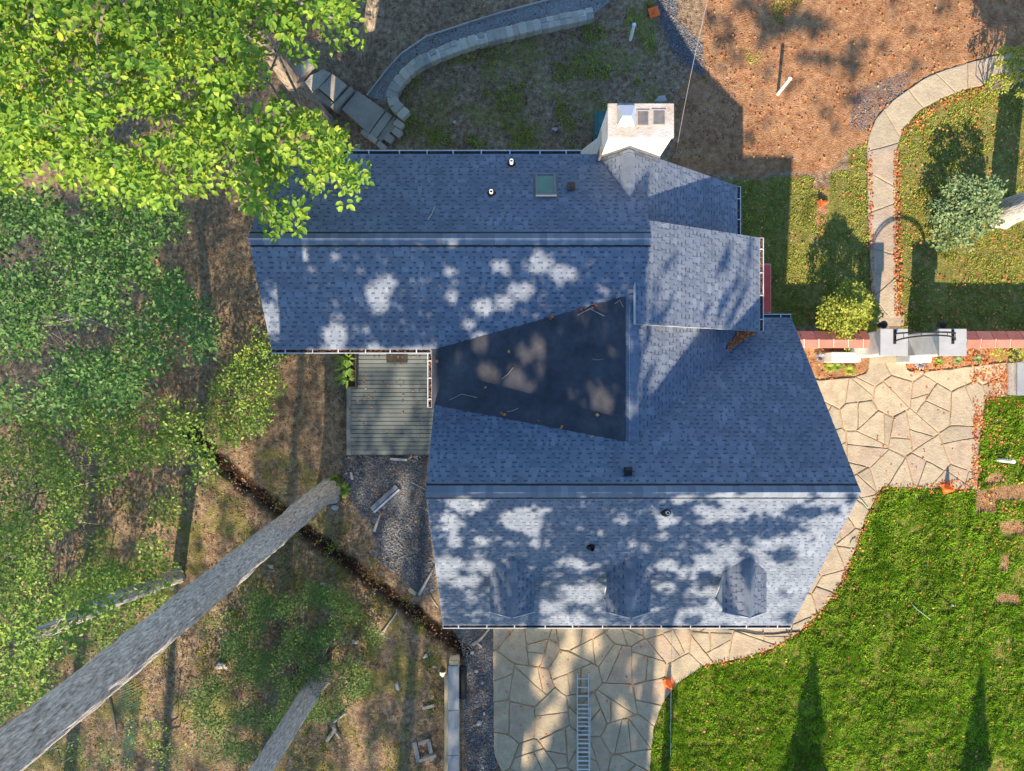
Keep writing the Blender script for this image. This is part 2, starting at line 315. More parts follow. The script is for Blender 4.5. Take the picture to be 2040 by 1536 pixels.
# ------------------------------------------------------------------ ground: one sheet to the horizon
def build_ground():
    xs = np.unique(np.concatenate([np.linspace(-16.5, 19, 330), [-300, -120, -60, -35, -25, -20, 23, 28, 40, 70, 140, 300]]))
    ys = np.unique(np.concatenate([np.linspace(-15.5, 15.5, 290), [-300, -120, -60, -35, -24, -19, 19, 24, 40, 70, 140, 300]]))
    X, Y = np.meshgrid(xs, ys); x = X.ravel(); y = Y.ravel(); z = gz(x, y)
    px = 1020 + x * F / (H - z); py = 768 - y * F / (H - z)
    n1 = np.array([mnoise.noise(Vector((a * .9, b * .9, 3.))) for a, b in zip(x, y)]); n2 = np.array([mnoise.noise(Vector((a * 2.6, b * 2.6, 9.))) for a, b in zip(x, y)])
    qx = px + 10 * n2; qy = py + 10 * n1
    grass = np.zeros(len(x)); tan = np.zeros(len(x)); grav = np.zeros(len(x)); dark = np.zeros(len(x))
    grass[in_poly(px + 3 * n2, py + 3 * n1, LAWN_S)] = 1
    grass[in_poly(px, py, LAWN_E) | in_poly(px, py, LAWN_W)] = .85
    yard = in_poly(qx, qy, [(790, 215), (830, 150), (960, 95), (1180, 45), (1240, 60), (1260, 0), (1300, 0), (1310, 120), (1340, 300), (800, 305)])
    grass = np.maximum(grass, yard * ss(-.15, .35, n1 + .6 * n2) * .55)
    wgr = in_poly(qx, qy, [(380, 860), (560, 900), (660, 960), (740, 1190), (900, 1290), (885, 1560), (-100, 1560), (-100, 860)])
    grass = np.maximum(grass, wgr * ss(-.05, .4, n1 + .5 * n2) * .6)
    tan[in_poly(qx, qy, TAN)] = 1; tan[in_poly(px, py, BED_A) | in_poly(px, py, BED_B)] = 1
    tan = np.maximum(tan, in_poly(qx, qy, [(1622, 372), (1652, 372), (1648, 470), (1625, 470)]) * 1.)
    for bb in ([(1943, 975), (2050, 962), (2050, 995), (1984, 997), (1984, 1022), (1943, 1020)], [(1990, 1040), (2050, 1034), (2050, 1068), (1996, 1064)], [(1992, 1105), (2012, 1105), (2008, 1140), (1990, 1138)], [(1985, 1180), (2030, 1186), (2030, 1200), (1985, 1202)], [(1965, 945), (1990, 940), (2004, 960), (1962, 968)]): tan[in_poly(px, py, bb)] = .8
    grass[tan > .5] = 0
    grav[in_poly(qx, qy, WGRAVEL) | in_poly(qx, qy, SGRAVEL)] = 1
    grav = np.maximum(grav, in_poly(qx, qy, [(1300, -40), (1345, -40), (1350, 40), (1400, 90), (1400, 150), (1350, 120), (1320, 60)]) * .8)
    grav = np.maximum(grav, in_poly(qx, qy, [(1692, 255), (1700, 190), (1760, 160), (1815, 140), (1800, 185), (1745, 232), (1728, 262)]) * .45)
    for (x1, y1), (x2, y2) in zip(TRENCH[:-1], TRENCH[1:]):
        dx, dy = x2 - x1, y2 - y1; t = np.clip(((px - x1) * dx + (py - y1) * dy) / (dx * dx + dy * dy), 0, 1)
        d = np.hypot(px - x1 - t * dx, py - y1 - t * dy); dark = np.maximum(dark, 1 - ss(8, 21, d + 6 * n2))
    near = (np.abs(x) < 18.5) & (np.abs(y) < 15.4)
    wild = np.clip(1 - grass, .25, 1)
    z = z + near * wild * (.025 * n1 + .02 * n2) - .22 * dark
    hard = in_poly(px, py, PATIO) | in_poly(px, py, PATH) | in_poly(px, py, HOUSE_PX) | in_poly(px, py, [(685, 700), (865, 700), (865, 910), (685, 910)])
    z = z - .06 * hard
    nx, ny = len(xs), len(ys); idx = np.arange(nx * ny).reshape(ny, nx)
    f = np.stack([idx[:-1, :-1], idx[:-1, 1:], idx[1:, 1:], idx[1:, :-1]], -1).reshape(-1, 4)
    m = bpy.data.materials.new('ground_soil'); m.use_nodes = True; n = m.node_tree.nodes; l = m.node_tree.links; b = n['Principled BSDF']
    b.inputs['Roughness'].default_value = .95; b.inputs['Specular IOR Level'].default_value = .1
    geo = n.new('ShaderNodeNewGeometry'); at = n.new('ShaderNodeAttribute'); at.attribute_name = 'zone'
    sp = n.new('ShaderNodeSeparateColor'); l.new(at.outputs['Color'], sp.inputs[0])
    def nz(scale, detail=6, lo=.3, hi=.7):
        t = n.new('ShaderNodeTexNoise'); t.inputs['Scale'].default_value = scale; t.inputs['Detail'].default_value = detail; t.inputs['Roughness'].default_value = .65
        l.new(geo.outputs['Position'], t.inputs['Vector'])
        r = n.new('ShaderNodeMapRange'); r.inputs['From Min'].default_value = lo; r.inputs['From Max'].default_value = hi; l.new(t.outputs[0], r.inputs[0]); return r.outputs[0]
    def ramp(v, stops):
        c = n.new('ShaderNodeValToRGB')
        for i, s in enumerate(stops):
            e = c.color_ramp.elements[i] if i < 2 else c.color_ramp.elements.new(s[0])
            e.position = s[0]; e.color = (*s[1:], 1)
        l.new(v, c.inputs[0]); return c.outputs[0]
    def mix(fac, a, bb, mode='MIX'):
        q = n.new('ShaderNodeMix'); q.data_type = 'RGBA'; q.blend_type = mode
        if isinstance(fac, float): q.inputs[0].default_value = fac
        else: l.new(fac, q.inputs[0])
        for k, c in ((6, a), (7, bb)):
            if isinstance(c, tuple): q.inputs[k].default_value = (*c, 1)
            else: l.new(c, q.inputs[k])
        return q.outputs[2]
    base = ramp(nz(6), [(0, .15, .095, .06), (.4, .30, .205, .13), (.75, .45, .33, .215), (1, .58, .47, .33)])
    tanc = ramp(nz(5), [(0, .28, .125, .06), (.5, .48, .25, .125), (1, .62, .37, .21)])
    gra = ramp(nz(7), [(0, .10, .13, .02), (.55, .25, .26, .05), (1, .50, .38, .15)])
    grv = ramp(nz(26, 4), [(0, .06, .07, .085), (.5, .15, .16, .18), (1, .32, .32, .32)])
    drk = ramp(nz(9), [(0, .02, .014, .01), (1, .085, .05, .032)])
    c = mix(sp.outputs[2], base, tanc); c = mix(sp.outputs[0], c, gra); c = mix(sp.outputs[1], c, grv); c = mix(at.outputs['Alpha'], c, drk)
    c = mix(1., c, ramp(nz(38, 4), [(0, .55, .55, .55), (1, 1.4, 1.4, 1.4)]), 'MULTIPLY')
    c = mix(1., c, ramp(nz(.55, 4), [(0, .8, .8, .8), (1, 1.15, 1.15, 1.15)]), 'MULTIPLY')
    l.new(c, b.inputs['Base Color'])
    bn = n.new('ShaderNodeBump'); bn.inputs['Strength'].default_value = .9; bn.inputs['Distance'].default_value = .06; l.new(nz(22, 8), bn.inputs['Height']); l.new(bn.outputs[0], b.inputs['Normal'])
    o = fast('ground', np.stack([x, y, z], 1), f, m, smooth=True, cols=np.stack([grass, grav, tan, dark], 1))
    tag(o, kind='structure')
build_ground()

def struct_poly(name, poly, dz, m, thick=.05):
    pts = GP(poly); bm = bmesh.new(); vsx = [bm.verts.new((p.x, p.y, p.z + dz)) for p in pts]
    f = bm.faces.new(vsx)
    if f.normal.z < 0: f.normal_flip()
    e = bmesh.ops.extrude_face_region(bm, geom=[f])
    bmesh.ops.translate(bm, verts=[v for v in e['geom'] if isinstance(v, bmesh.types.BMVert)], vec=(0, 0, -thick))
    bmesh.ops.triangulate(bm, faces=[q for q in bm.faces if len(q.verts) > 4]); bmesh.ops.recalc_face_normals(bm, faces=bm.faces)
    me = bpy.data.meshes.new(name); bm.to_mesh(me); bm.free()
    return tag(link(name, me, m), kind='structure')

# ------------------------------------------------------------------ flagstones: voronoi cells clipped to an outline
def clip_half(poly, p, nrm):
    out = []; n = len(poly)
    for i in range(n):
        a, b = poly[i], poly[(i + 1) % n]; da = (a - p).dot(nrm); db = (b - p).dot(nrm)
        if da <= 0: out.append(a)
        if (da < 0 < db) or (db < 0 < da): out.append(a + (b - a) * (da / (da - db)))
    return out

def area(p): return abs(sum(p[i].x * p[(i + 1) % len(p)].y - p[(i + 1) % len(p)].x * p[i].y for i in range(len(p)))) / 2

def flagstones(parent, outline, seeds, gap, zf, m, thick=.045, minarea=.03, hide=None, split=.95):
    out = [Vector(p) for p in outline]; k = 0
    for i, s in enumerate(seeds):
        cell = out[:]
        for j, t in enumerate(seeds):
            if i == j: continue
            d = t - s
            if d.length > 4.5: continue
            cell = clip_half(cell, s + d * .5 - d.normalized() * gap * .5, d.normalized())
            if len(cell) < 3: break
        if len(cell) < 3 or area(cell) < minarea: continue
        work = [cell]; pieces = []
        while work:
            w_ = work.pop(); A_ = area(w_)
            if A_ > split * random.uniform(.45, 1.6):
                c0 = sum(w_, Vector((0, 0))) / len(w_); far = max(w_, key=lambda p: (p - c0).length); ax = (far - c0).normalized()
                an = random.gauss(0, .45); nn = Vector((ax.x * math.cos(an) - ax.y * math.sin(an), ax.x * math.sin(an) + ax.y * math.cos(an))); p0 = c0 + ax * random.uniform(-.22, .22) * math.sqrt(A_)
                h1 = clip_half(w_, p0 - nn * gap / 2, nn); h2 = clip_half(w_, p0 + nn * gap / 2, -nn)
                work += [h for h in (h1, h2) if len(h) > 2]
            elif A_ > minarea: pieces.append(w_)
        for cell in pieces:
          c = sum(cell, Vector((0, 0))) / len(cell)
          if hide is not None and hide(c): continue
          # break the straight edges a little so that each slab is hand-split
          pts = []
          for a, b in zip(cell, cell[1:] + cell[:1]):
              L = (b - a).length
              if L < .03: continue
              pts.append(a + (c - a) * min(.09, .02 / max((c - a).length, .05)) * random.uniform(.3, 2.2))
              if L > .3:
                  nseg = int(L / .22)
                  for q in range(1, nseg):
                      w = a + (b - a) * (q / nseg); pts.append(w + (c - w).normalized() * random.uniform(-.004, .028))
          if len(pts) < 3: continue
          z = zf(c.x, c.y)
          mb = MB(); mb.prism(pts, z - .03, z + thick + random.uniform(-.012, .012), .012)
          mb.build('flagstone', m, parent); k += 1
    return k

def poisson(poly, r, tries=4000, seed=1):
    rr = random.Random(seed); xs = [p.x for p in poly]; ys = [p.y for p in poly]; out = []
    pl = [(p.x, p.y) for p in poly]
    for _ in range(tries):
        q = Vector((rr.uniform(min(xs), max(xs)), rr.uniform(min(ys), max(ys))))
        if not in_poly([q.x], [q.y], pl)[0]: continue
        if all((q - o).length > r * (.62 + .72 * ((hash((round(o.x, 3), round(o.y, 3))) % 100) / 100)) for o in out): out.append(q)
    return out

patio = struct_poly('patio', PATIO, .012, M['mortar'])
po = [Vector((p.x, p.y)) for p in GP(PATIO)]
def under_house(c): return -1.9 < c.x < 8.4 and -7.0 < c.y < 1.6
flagstones(patio, po, poisson(po, .98, 5000, 3), .017, lambda x, y: .0, M['flag'], hide=under_house)
path = struct_poly('garden_path', PATH, .012, M['pathjoint'])
pa = [Vector((p.x, p.y)) for p in GP(PATH)]
flagstones(path, pa, poisson(pa, .95, 2500, 5), .016, lambda x, y: float(gz(x, y)), M['flag'], thick=.04, split=2.4)

# ------------------------------------------------------------------ the house
house = empty('house', (0, 0, 0), 'two-winged house with blue-grey shingle roofs and a dark flat roof between', 'house')
EXP = .146
SINGLES = [0]
def roof_slope(name, parent, O, U, V, ulen, vlen, singles=0, slab=True, key=0, sub=None):
    """a pitched plane: O eave corner, U along the eave, V up the slope. Slab + shadow-band courses + raised tabs."""
    O = Vector(O); U = Vector(U).normalized(); V = Vector(V).normalized(); N = U.cross(V).normalized()
    if N.z < 0: N = -N
    rr = random.Random(hash(name) % 1000 + key + 11)
    def W(u, v, n): return O + U * u + V * v + N * n
    par = parent
    if slab:
        mb = MB(); vsx = [W(0, 0, -.09), W(ulen, 0, -.09), W(ulen, vlen, -.09), W(0, vlen, -.09), W(0, 0, 0), W(ulen, 0, 0), W(ulen, vlen, 0), W(0, vlen, 0)]
        mb.add(vsx, [(3, 2, 1, 0), (0, 1, 5, 4), (1, 2, 6, 5), (2, 3, 7, 6), (3, 0, 4, 7)], 1); mb.add(vsx[4:], [(0, 1, 2, 3)], 0)
        s = mb.build(name, [M['under'], M['white']], parent); par = s if sub is None else parent
    rows = int(math.ceil(vlen / EXP)); mu = MB(); mt = MB(); left = singles
    for r in range(rows):
        v0 = r * EXP; v1 = min(v0 + EXP, vlen + .01); vm = v0 + (v1 - v0) * .62
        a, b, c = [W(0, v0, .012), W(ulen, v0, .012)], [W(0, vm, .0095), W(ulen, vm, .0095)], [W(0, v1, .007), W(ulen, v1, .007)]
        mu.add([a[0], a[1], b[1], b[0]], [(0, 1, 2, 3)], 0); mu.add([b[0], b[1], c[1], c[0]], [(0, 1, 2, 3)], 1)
        mu.add([W(0, v0, 0), W(ulen, v0, 0), a[1], a[0]], [(0, 1, 2, 3)], 0)
        u = -rr.uniform(0, .2)
        while u < ulen:
            w = rr.choice((.09, .12, .14, .17, .20, .26)); g = rr.choice((.045, .06, .085, .10, .13))
            u0, u1 = max(u, 0), min(u + w, ulen); u += w + g
            if u1 - u0 < .02: continue
            lo, hi = .021, .011
            vv = [W(u0, v0, .008), W(u1, v0, .008), W(u1, v1, .007), W(u0, v1, .007), W(u0, v0, lo), W(u1, v0, lo), W(u1, v1, hi), W(u0, v1, hi)]
            ff = [(4, 5, 6, 7), (0, 1, 5, 4), (1, 2, 6, 5), (3, 0, 4, 7)]
            if r >= rows - 6 and left > 0 and SINGLES[0] < 300:
                m1 = MB(); m1.add(vv, ff); m1.build('shingle', M['shingle'], par); left -= 1; SINGLES[0] += 1
            else: mt.add(vv, ff)
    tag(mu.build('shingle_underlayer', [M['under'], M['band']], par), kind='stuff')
    if mt.f: tag(mt.build('shingle_field', M['shingle'], par), kind='stuff')
    return par

def ridge(parent, a, b, slope_l, slope_r, vent=True, half=.15, step=.19):
    "cap shingles bent over a ridge from a to b, on a raised black vent; slopes are the falls to either side"
    a = Vector(a); b = Vector(b); d = (b - a).normalized(); s = d.cross(Vector((0, 0, 1))).normalized()
    L = (b - a).length; up = .045 if vent else .03
    def prof(p, h, w, lift):
        return [p - s * w + Vector((0, 0, -w * slope_l + lift)), p + Vector((0, 0, lift)), p + s * w + Vector((0, 0, -w * slope_r + lift))]
    mb = MB(); q0 = prof(a, 0, half + .045, .026); q1 = prof(b, 0, half + .045, .026); r0 = prof(a, 0, half + .045, -.02); r1 = prof(b, 0, half + .045, -.02)
    mb.add(q0 + q1 + r0 + r1, [(0, 1, 4, 3), (1, 2, 5, 4), (0, 3, 9, 6), (2, 8, 11, 5), (0, 6, 7, 1), (1, 7, 8, 2), (3, 4, 10, 9), (4, 5, 11, 10)])
    rv = mb.build('ridge_vent' if vent else 'ridge_board', M['black'] if vent else M['under'], parent)
    n = max(1, int(L / step)); st = L / n
    for i in range(n):
        p = a + d * (i * st + .003); e = a + d * min((i + 1) * st + .02, L)
        j = random.uniform(-.004, .004)
        t0 = prof(p, 0, half + j, up); t1 = prof(e, 0, half + j, up - .008); b0 = prof(p, 0, half + j, up - .012); b1 = prof(e, 0, half + j, up - .02)
        m1 = MB(); m1.add(t0 + t1 + b0 + b1, [(0, 1, 4, 3), (1, 2, 5, 4), (0, 3, 9, 6), (2, 8, 11, 5), (0, 6, 7, 1), (1, 7, 8, 2), (3, 4, 10, 9), (4, 5, 11, 10)])
        m1.build('ridge_shingle', M['cap'], rv)
    return rv

# south wing
SX0, SX1, SRY, SRZ = -2.2, 8.88, -2.715, 7.10
SEZ = 2.65; SS = (SRZ - SEZ) / 4.9
SYS, SYN = SRY - 4.9, SRY + 4.86
NX0, NX1, NRY, NRZ = -6.80, 3.60, 3.79, 6.87
NS = .633
def gable_wall(x0, x1, ys, yr, yn, ze, zr, s, base):
    mb = MB(); pr = [(ys, base), (yn, base), (yn, ze), (yr, zr), (ys, ze)]
    mb.add([(x0, y, z) for y, z in pr] + [(x1, y, z) for y, z in pr], [(0, 1, 2, 3, 4)[::-1], (5, 6, 7, 8, 9), (0, 1, 6, 5), (1, 2, 7, 6), (2, 3, 8, 7), (3, 4, 9, 8), (4, 0, 5, 9)])
    return mb
gable_wall(SX0 + .25, SX1 - .25, SYS + .35, SRY, SYN - .35, SEZ + .2, SRZ - .18, SS, -.3).build('wall', M['siding'], house)
gable_wall(NX0 + .22, NX1 - .05, NRY - 2.5, NRY, NRY + 2.48, NRZ - 2.5 * NS - .16, NRZ - .16, NS, -.6).build('wall', M['siding'], house)
V_S = Vector((0, 4.9, SRZ - SEZ)); V_N = Vector((0, -4.86, SRZ - SEZ))
roof_slope('roof', house, (SX0, SYS, SEZ), (1, 0, 0), V_S, SX1 - SX0, V_S.length, 60, key=1)
roof_slope('roof', house, (SX0, SYN, SEZ), (1, 0, 0), V_N, SX1 - SX0, V_N.length, 140, key=2)
ridge(house, (SX0, SRY, SRZ), (SX1, SRY, SRZ), SS, SS)
VNS = Vector((0, 2.75, 2.75 * NS)); VNN = Vector((0, -2.74, 2.74 * NS))
roof_slope('roof', house, (NX0, NRY - 2.75, NRZ - 2.75 * NS), (1, 0, 0), VNS, NX1 - NX0, VNS.length, 60, key=3)
roof_slope('roof', house, (NX0, NRY + 2.74, NRZ - 2.74 * NS), (1, 0, 0), VNN, NX1 - NX0, VNN.length, 40, key=4)
ridge(house, (NX0, NRY, NRZ), (NX1, NRY, NRZ), NS, NS)
# east faces: lower slope to the valley, the shed over the entrance, the north slope by the chimney
ES = .703
def east_slope(key, x0, z0, s, x1, y0, y1, singles=0):
    L = x1 - x0; V = Vector((-L, 0, L * s))
    return roof_slope('roof', house, (x1, y0, z0 - L * s), (0, 1, 0), V, y1 - y0, V.length, singles, key=key)
east_slope(5, 3.18, 6.08, ES, 7.75, -1.75, 2.2)
east_slope(6, 3.30, 6.26, .592, 7.46, 1.635, 4.46)
east_slope(7, 3.15, 6.08, .875, 7.17, 4.2, 6.38)
def prof_wall(prof, y0, y1, m):
    n = len(prof); mb = MB()
    mb.add([(x, y0, z) for x, z in prof] + [(x, y1, z) for x, z in prof], [tuple(range(n)), tuple(range(n, 2 * n))[::-1]] + [(i, i + n, (i + 1) % n + n, (i + 1) % n) for i in range(n)])
    return mb.build('wall', m, house)
prof_wall([(3.3, -.2), (6.9, -.2), (6.9, 2.55), (3.3, 5.72)], 1.2, 6.2, M['siding'])
prof_wall([(3.4, 1.0), (7.22, 1.0), (7.22, 3.78), (3.4, 6.02)], 1.72, 4.38, M['siding'])
# membrane roof between the wings, falling to the west gutter
mb = MB()
A, B, C_, D = Vector((-2.26, 1.10, 5.10)), Vector((3.06, 2.46, 5.99)), Vector((3.06, -1.66, 5.99)), Vector((-2.26, -.63, 5.10))
dn = Vector((0, 0, -.55)); o3 = Vector((0, 0, .03))
mb.add([A + o3, B + o3, C_ + o3, D + o3, A + dn, B + dn, C_ + dn, D + dn], [(3, 2, 1, 0), (4, 5, 6, 7), (0, 1, 5, 4), (1, 2, 6, 5), (2, 3, 7, 6), (3, 0, 4, 7)])
mb.build('flat_roof', M['membrane'], house)
MB().box((.6, .2, 2.3), (5.2, 1.9, 4.7)).build('wall', M['siding'], house)
ridge(house, (3.20, 2.45, 6.06), (3.20, -1.72, 6.06), .08, ES, vent=False, half=.165, step=.235)
ridge(house, (3.15, 6.36, 6.09), (3.15, 5.0, 6.09), .875, 1.18, vent=False, half=.14, step=.2)
V = Vector((.85, 0, .85 * 1.18)); roof_slope('roof', house, (2.30, 5.0, 6.08 - .85 * 1.18), (0, 1, 0), V, 1.36, V.length, key=8)

# chimney
mb = MB(); cx0, cx1, cy0, cy1 = 2.49, 4.13, 6.40, 7.22
pr = [(2.0, -.2), (4.25, -.2), (4.2, 3.2), (cx1, 4.2), (cx1, 6.86), (cx0, 6.86), (cx0, 4.5), (2.05, 3.2)]
n = len(pr); mb.add([(x, cy0, z) for x, z in pr] + [(x, cy1, z) for x, z in pr], [tuple(range(n)), tuple(range(n, 2 * n))[::-1]] + [(i, i + n, (i + 1) % n + n, (i + 1) % n) for i in range(n)])
chim = mb.build('chimney', M['chimney'], house)
mb = MB(); mb.box((3.31, 6.81, 6.91), (1.70, .88, .10)); mb.build('chimney_crown', M['crown'], chim, bevel=.012)
def flue(x, y, w, d, z0, z1):
    t = .035; mb = MB()
    for c, s in (((x, y - d / 2 + t / 2), (w, t)), ((x, y + d / 2 - t / 2), (w, t)), ((x - w / 2 + t / 2, y), (t, d - 2 * t)), ((x + w / 2 - t / 2, y), (t, d - 2 * t))):
        mb.box((c[0], c[1], (z0 + z1) / 2), (s[0], s[1], z1 - z0))
    mb.box((x, y, z0 + .02), (w - 2 * t, d - 2 * t, .03), m=1)
    mb.build('flue', [M['clay'], M['soot']], chim)
flue(3.36, 6.86, .34, .42, 6.95, 6.985); flue(3.77, 6.88, .36, .42, 6.95, 6.985)
mb = MB(); bx, by = 2.90, 6.86   # metal hood over the first flue
h0 = [(bx - .22, by - .27), (bx + .22, by - .27), (bx + .22, by + .25), (bx - .22, by + .25)]; h1 = [(bx - .10, by - .06), (bx + .10, by - .06), (bx + .21, by + .22), (bx - .21, by + .22)]
mb.add([(x, y, 7.12) for x, y in h0] + [(x, y, 7.26) for x, y in h1] + [(x, y, 7.10) for x, y in h0], [(4, 5, 6, 7), (0, 1, 5, 4), (1, 2, 6, 5), (2, 3, 7, 6), (3, 0, 4, 7), (8, 9, 1, 0), (9, 10, 2, 1), (10, 11, 3, 2), (11, 8, 0, 3), (11, 10, 9, 8)])
for sx in (-.18, .18):
    for sy in (-.2, .2): mb.bar((bx + sx, by + sy, 6.95), (bx + sx, by + sy, 7.12), .03, .03)
mb.build('chimney_hood', M['metal'], chim)
mb = MB()  # stepped grey flashing where the saddle meets the chimney
for (xa, za), (xb, zb) in (((2.44, 5.27), (3.15, 6.12)), ((3.15, 6.12), (4.16, 5.22))):
    mb.add([(xa, cy0 - .012, za - .03), (xb, cy0 - .012, zb - .03), (xb, cy0 - .012, zb + .14), (xa, cy0 - .012, za + .14), (xa, cy0 - .14, za + .005), (xb, cy0 - .14, zb + .005)], [(0, 1, 2, 3), (4, 5, 1, 0)])
mb.add([(2.40, 6.28, 5.2), (2.46, 6.28, 5.2), (2.46, 6.55, 5.1), (2.40, 6.55, 5.1), (2.40, 6.28, 5.75), (2.46, 6.28, 5.75), (2.46, 6.55, 5.75), (2.40, 6.55, 5.75)], [(4, 5, 6, 7), (0, 1, 5, 4), (1, 2, 6, 5), (2, 3, 7, 6), (3, 0, 4, 7)])
mb.build('flashing', M['lead'], chim)

# skylight, vents, pipes on the roofs
def on_plane(px, py, z0, y0, s, sgn):
    "point of the plane z = z0 - s*sgn*(y - y0) seen at a photograph pixel"
    k = (768 - py) / F; z = (z0 + s * sgn * y0 - s * sgn * k * H) / (1 - s * sgn * k); return P(px, py, z)
def nnorth(px, py): return on_plane(px, py, NRZ, NRY, NS, 1)
def ssouth(px, py): return on_plane(px, py, SRZ, SRY, SS, -1)
def snorth(px, py): return on_plane(px, py, SRZ, SRY, SS, 1)
a = nnorth(1087, 372); th = math.atan(NS); Mx = Matrix.Rotation(-th, 3, 'X')
def on(m, c, d, mm=0):
    h = [q / 2 for q in d]
    vsx = [a + Mx @ (Vector(c) + Vector((sx * h[0], sy * h[1], sz * h[2]))) for sz in (-1, 1) for sx, sy in ((-1, -1), (1, -1), (1, 1), (-1, 1))]
    m.add(vsx, [(3, 2, 1, 0), (4, 5, 6, 7), (0, 1, 5, 4), (1, 2, 6, 5), (2, 3, 7, 6), (3, 0, 4, 7)], mm)
mb = MB()
for c, d in (((-.25, 0, .05), (.06, .86, .11)), ((.25, 0, .05), (.06, .86, .11)), ((0, -.40, .05), (.44, .06, .11)), ((0, .40, .05), (.44, .06, .11))): on(mb, c, d)
sk = mb.build('skylight', M['frame'], house)
mb = MB(); on(mb, (0, 0, .075), (.44, .74, .02)); mb.build('pane', M['glass'], sk)
mb = MB(); on(mb, (0, 0, .012), (.68, 1.0, .02)); mb.build('flashing', M['lead'], sk)
def pipe(p, hgt, r, m, lean=0, boot=.13):
    mb = MB(); mb.lathe(p + Vector((0, 0, -.15)), [(r, 0), (r, hgt + .15), (r * .75, hgt + .15), (r * .75, hgt + .02)], 14)
    o = mb.build('vent_pipe', m, house, smooth=False)
    MB().lathe(p + Vector((0, 0, -.10)), [(boot, .0), (boot * .95, .10), (r * 1.25, .20), (r * 1.1, .24)], 14).build('pipe_boot', M['black'], o)
pipe(nnorth(1019, 328), .36, .052, M['pvc']); pipe(nnorth(979, 386), .26, .052, M['pvc'])
pipe(ssouth(1327, 1019), .24, .05, M['pvc'], boot=.15); pipe(ssouth(1177, 1088), .38, .055, M['black'], boot=.14)
for p in (nnorth(1137, 374), snorth(1250, 938)):
    mb = MB(); mb.box(p + Vector((0, 0, .05)), (.19, .19, .16)); o = mb.build('roof_vent', M['black'], house, bevel=.01)
    MB().box(p + Vector((0, 0, .145)), (.21, .21, .03)).build('vent_hood', M['black'], o, bevel=.006)

# gutters: open troughs with hangers
def gutter(a, b, out, n_h, w=.125, h=.10, debris=0):
    a = Vector(a); b = Vector(b); out = Vector(out); d = (b - a).normalized(); L = (b - a).length; t = .008
    def sec(p): return [p + Vector((0, 0, z)) + out * q for q, z in ((0, 0), (0, -h), (w * .8, -h), (w, 0), (w - .022, 0), (w - .022 - t, -.01), (w * .8 - t, -h + t), (t, -h + t), (t, 0))]
    mb = MB(); s0, s1 = sec(a), sec(b); k = len(s0)
    for i in range(k):
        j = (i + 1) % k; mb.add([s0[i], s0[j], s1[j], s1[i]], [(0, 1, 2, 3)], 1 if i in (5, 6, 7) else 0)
    mb.add(s0, [tuple(range(k))]); mb.add(s1, [tuple(range(k))[::-1]])
    for p in (a, b): mb.bar(p + Vector((0, 0, -h / 2)) + out * t, p + Vector((0, 0, -h / 2)) + out * (w - .01), .01, h)
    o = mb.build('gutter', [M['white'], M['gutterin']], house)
    for i in range(n_h):
        p = a + d * (L * (i + .5) / n_h + random.uniform(-.04, .04))
        m1 = MB(); m1.bar(p + Vector((0, 0, .004)), p + out * w + Vector((0, 0, .004)), .032, .012); m1.build('hanger', M['white'], o)
    if debris: DEBRIS.append((a, b, out, w, debris))
    return o
DEBRIS = []
NEZ = NRZ - 2.75 * NS
gutter((NX0, NRY + 2.75, NEZ - .01), (1.95, NRY + 2.75, NEZ - .01), (0, 1, 0), 11, debris=.25)
gutter((NX0, NRY - 2.76, NEZ - .01), (-2.30, NRY - 2.76, NEZ - .01), (0, -1, 0), 6, debris=1.6)
gutter((-2.28, -.62, 5.04), (-2.28, 1.0, 5.04), (-1, 0, 0), 3, debris=1.6)
gutter((SX0, SYS - .01, SEZ - .01), (SX1, SYS - .01, SEZ - .01), (0, -1, 0), 12, w=.11, debris=.3)
gutter((7.48, 1.64, 3.78), (7.48, 4.46, 3.78), (1, 0, 0), 4, debris=1.8)
gutter((7.19, 4.2, 2.55), (7.19, 6.36, 2.55), (1, 0, 0), 3, debris=.8)
gutter((7.55, SYN + .01, SEZ - .01), (SX1, SYN + .01, SEZ - .01), (0, 1, 0), 2)

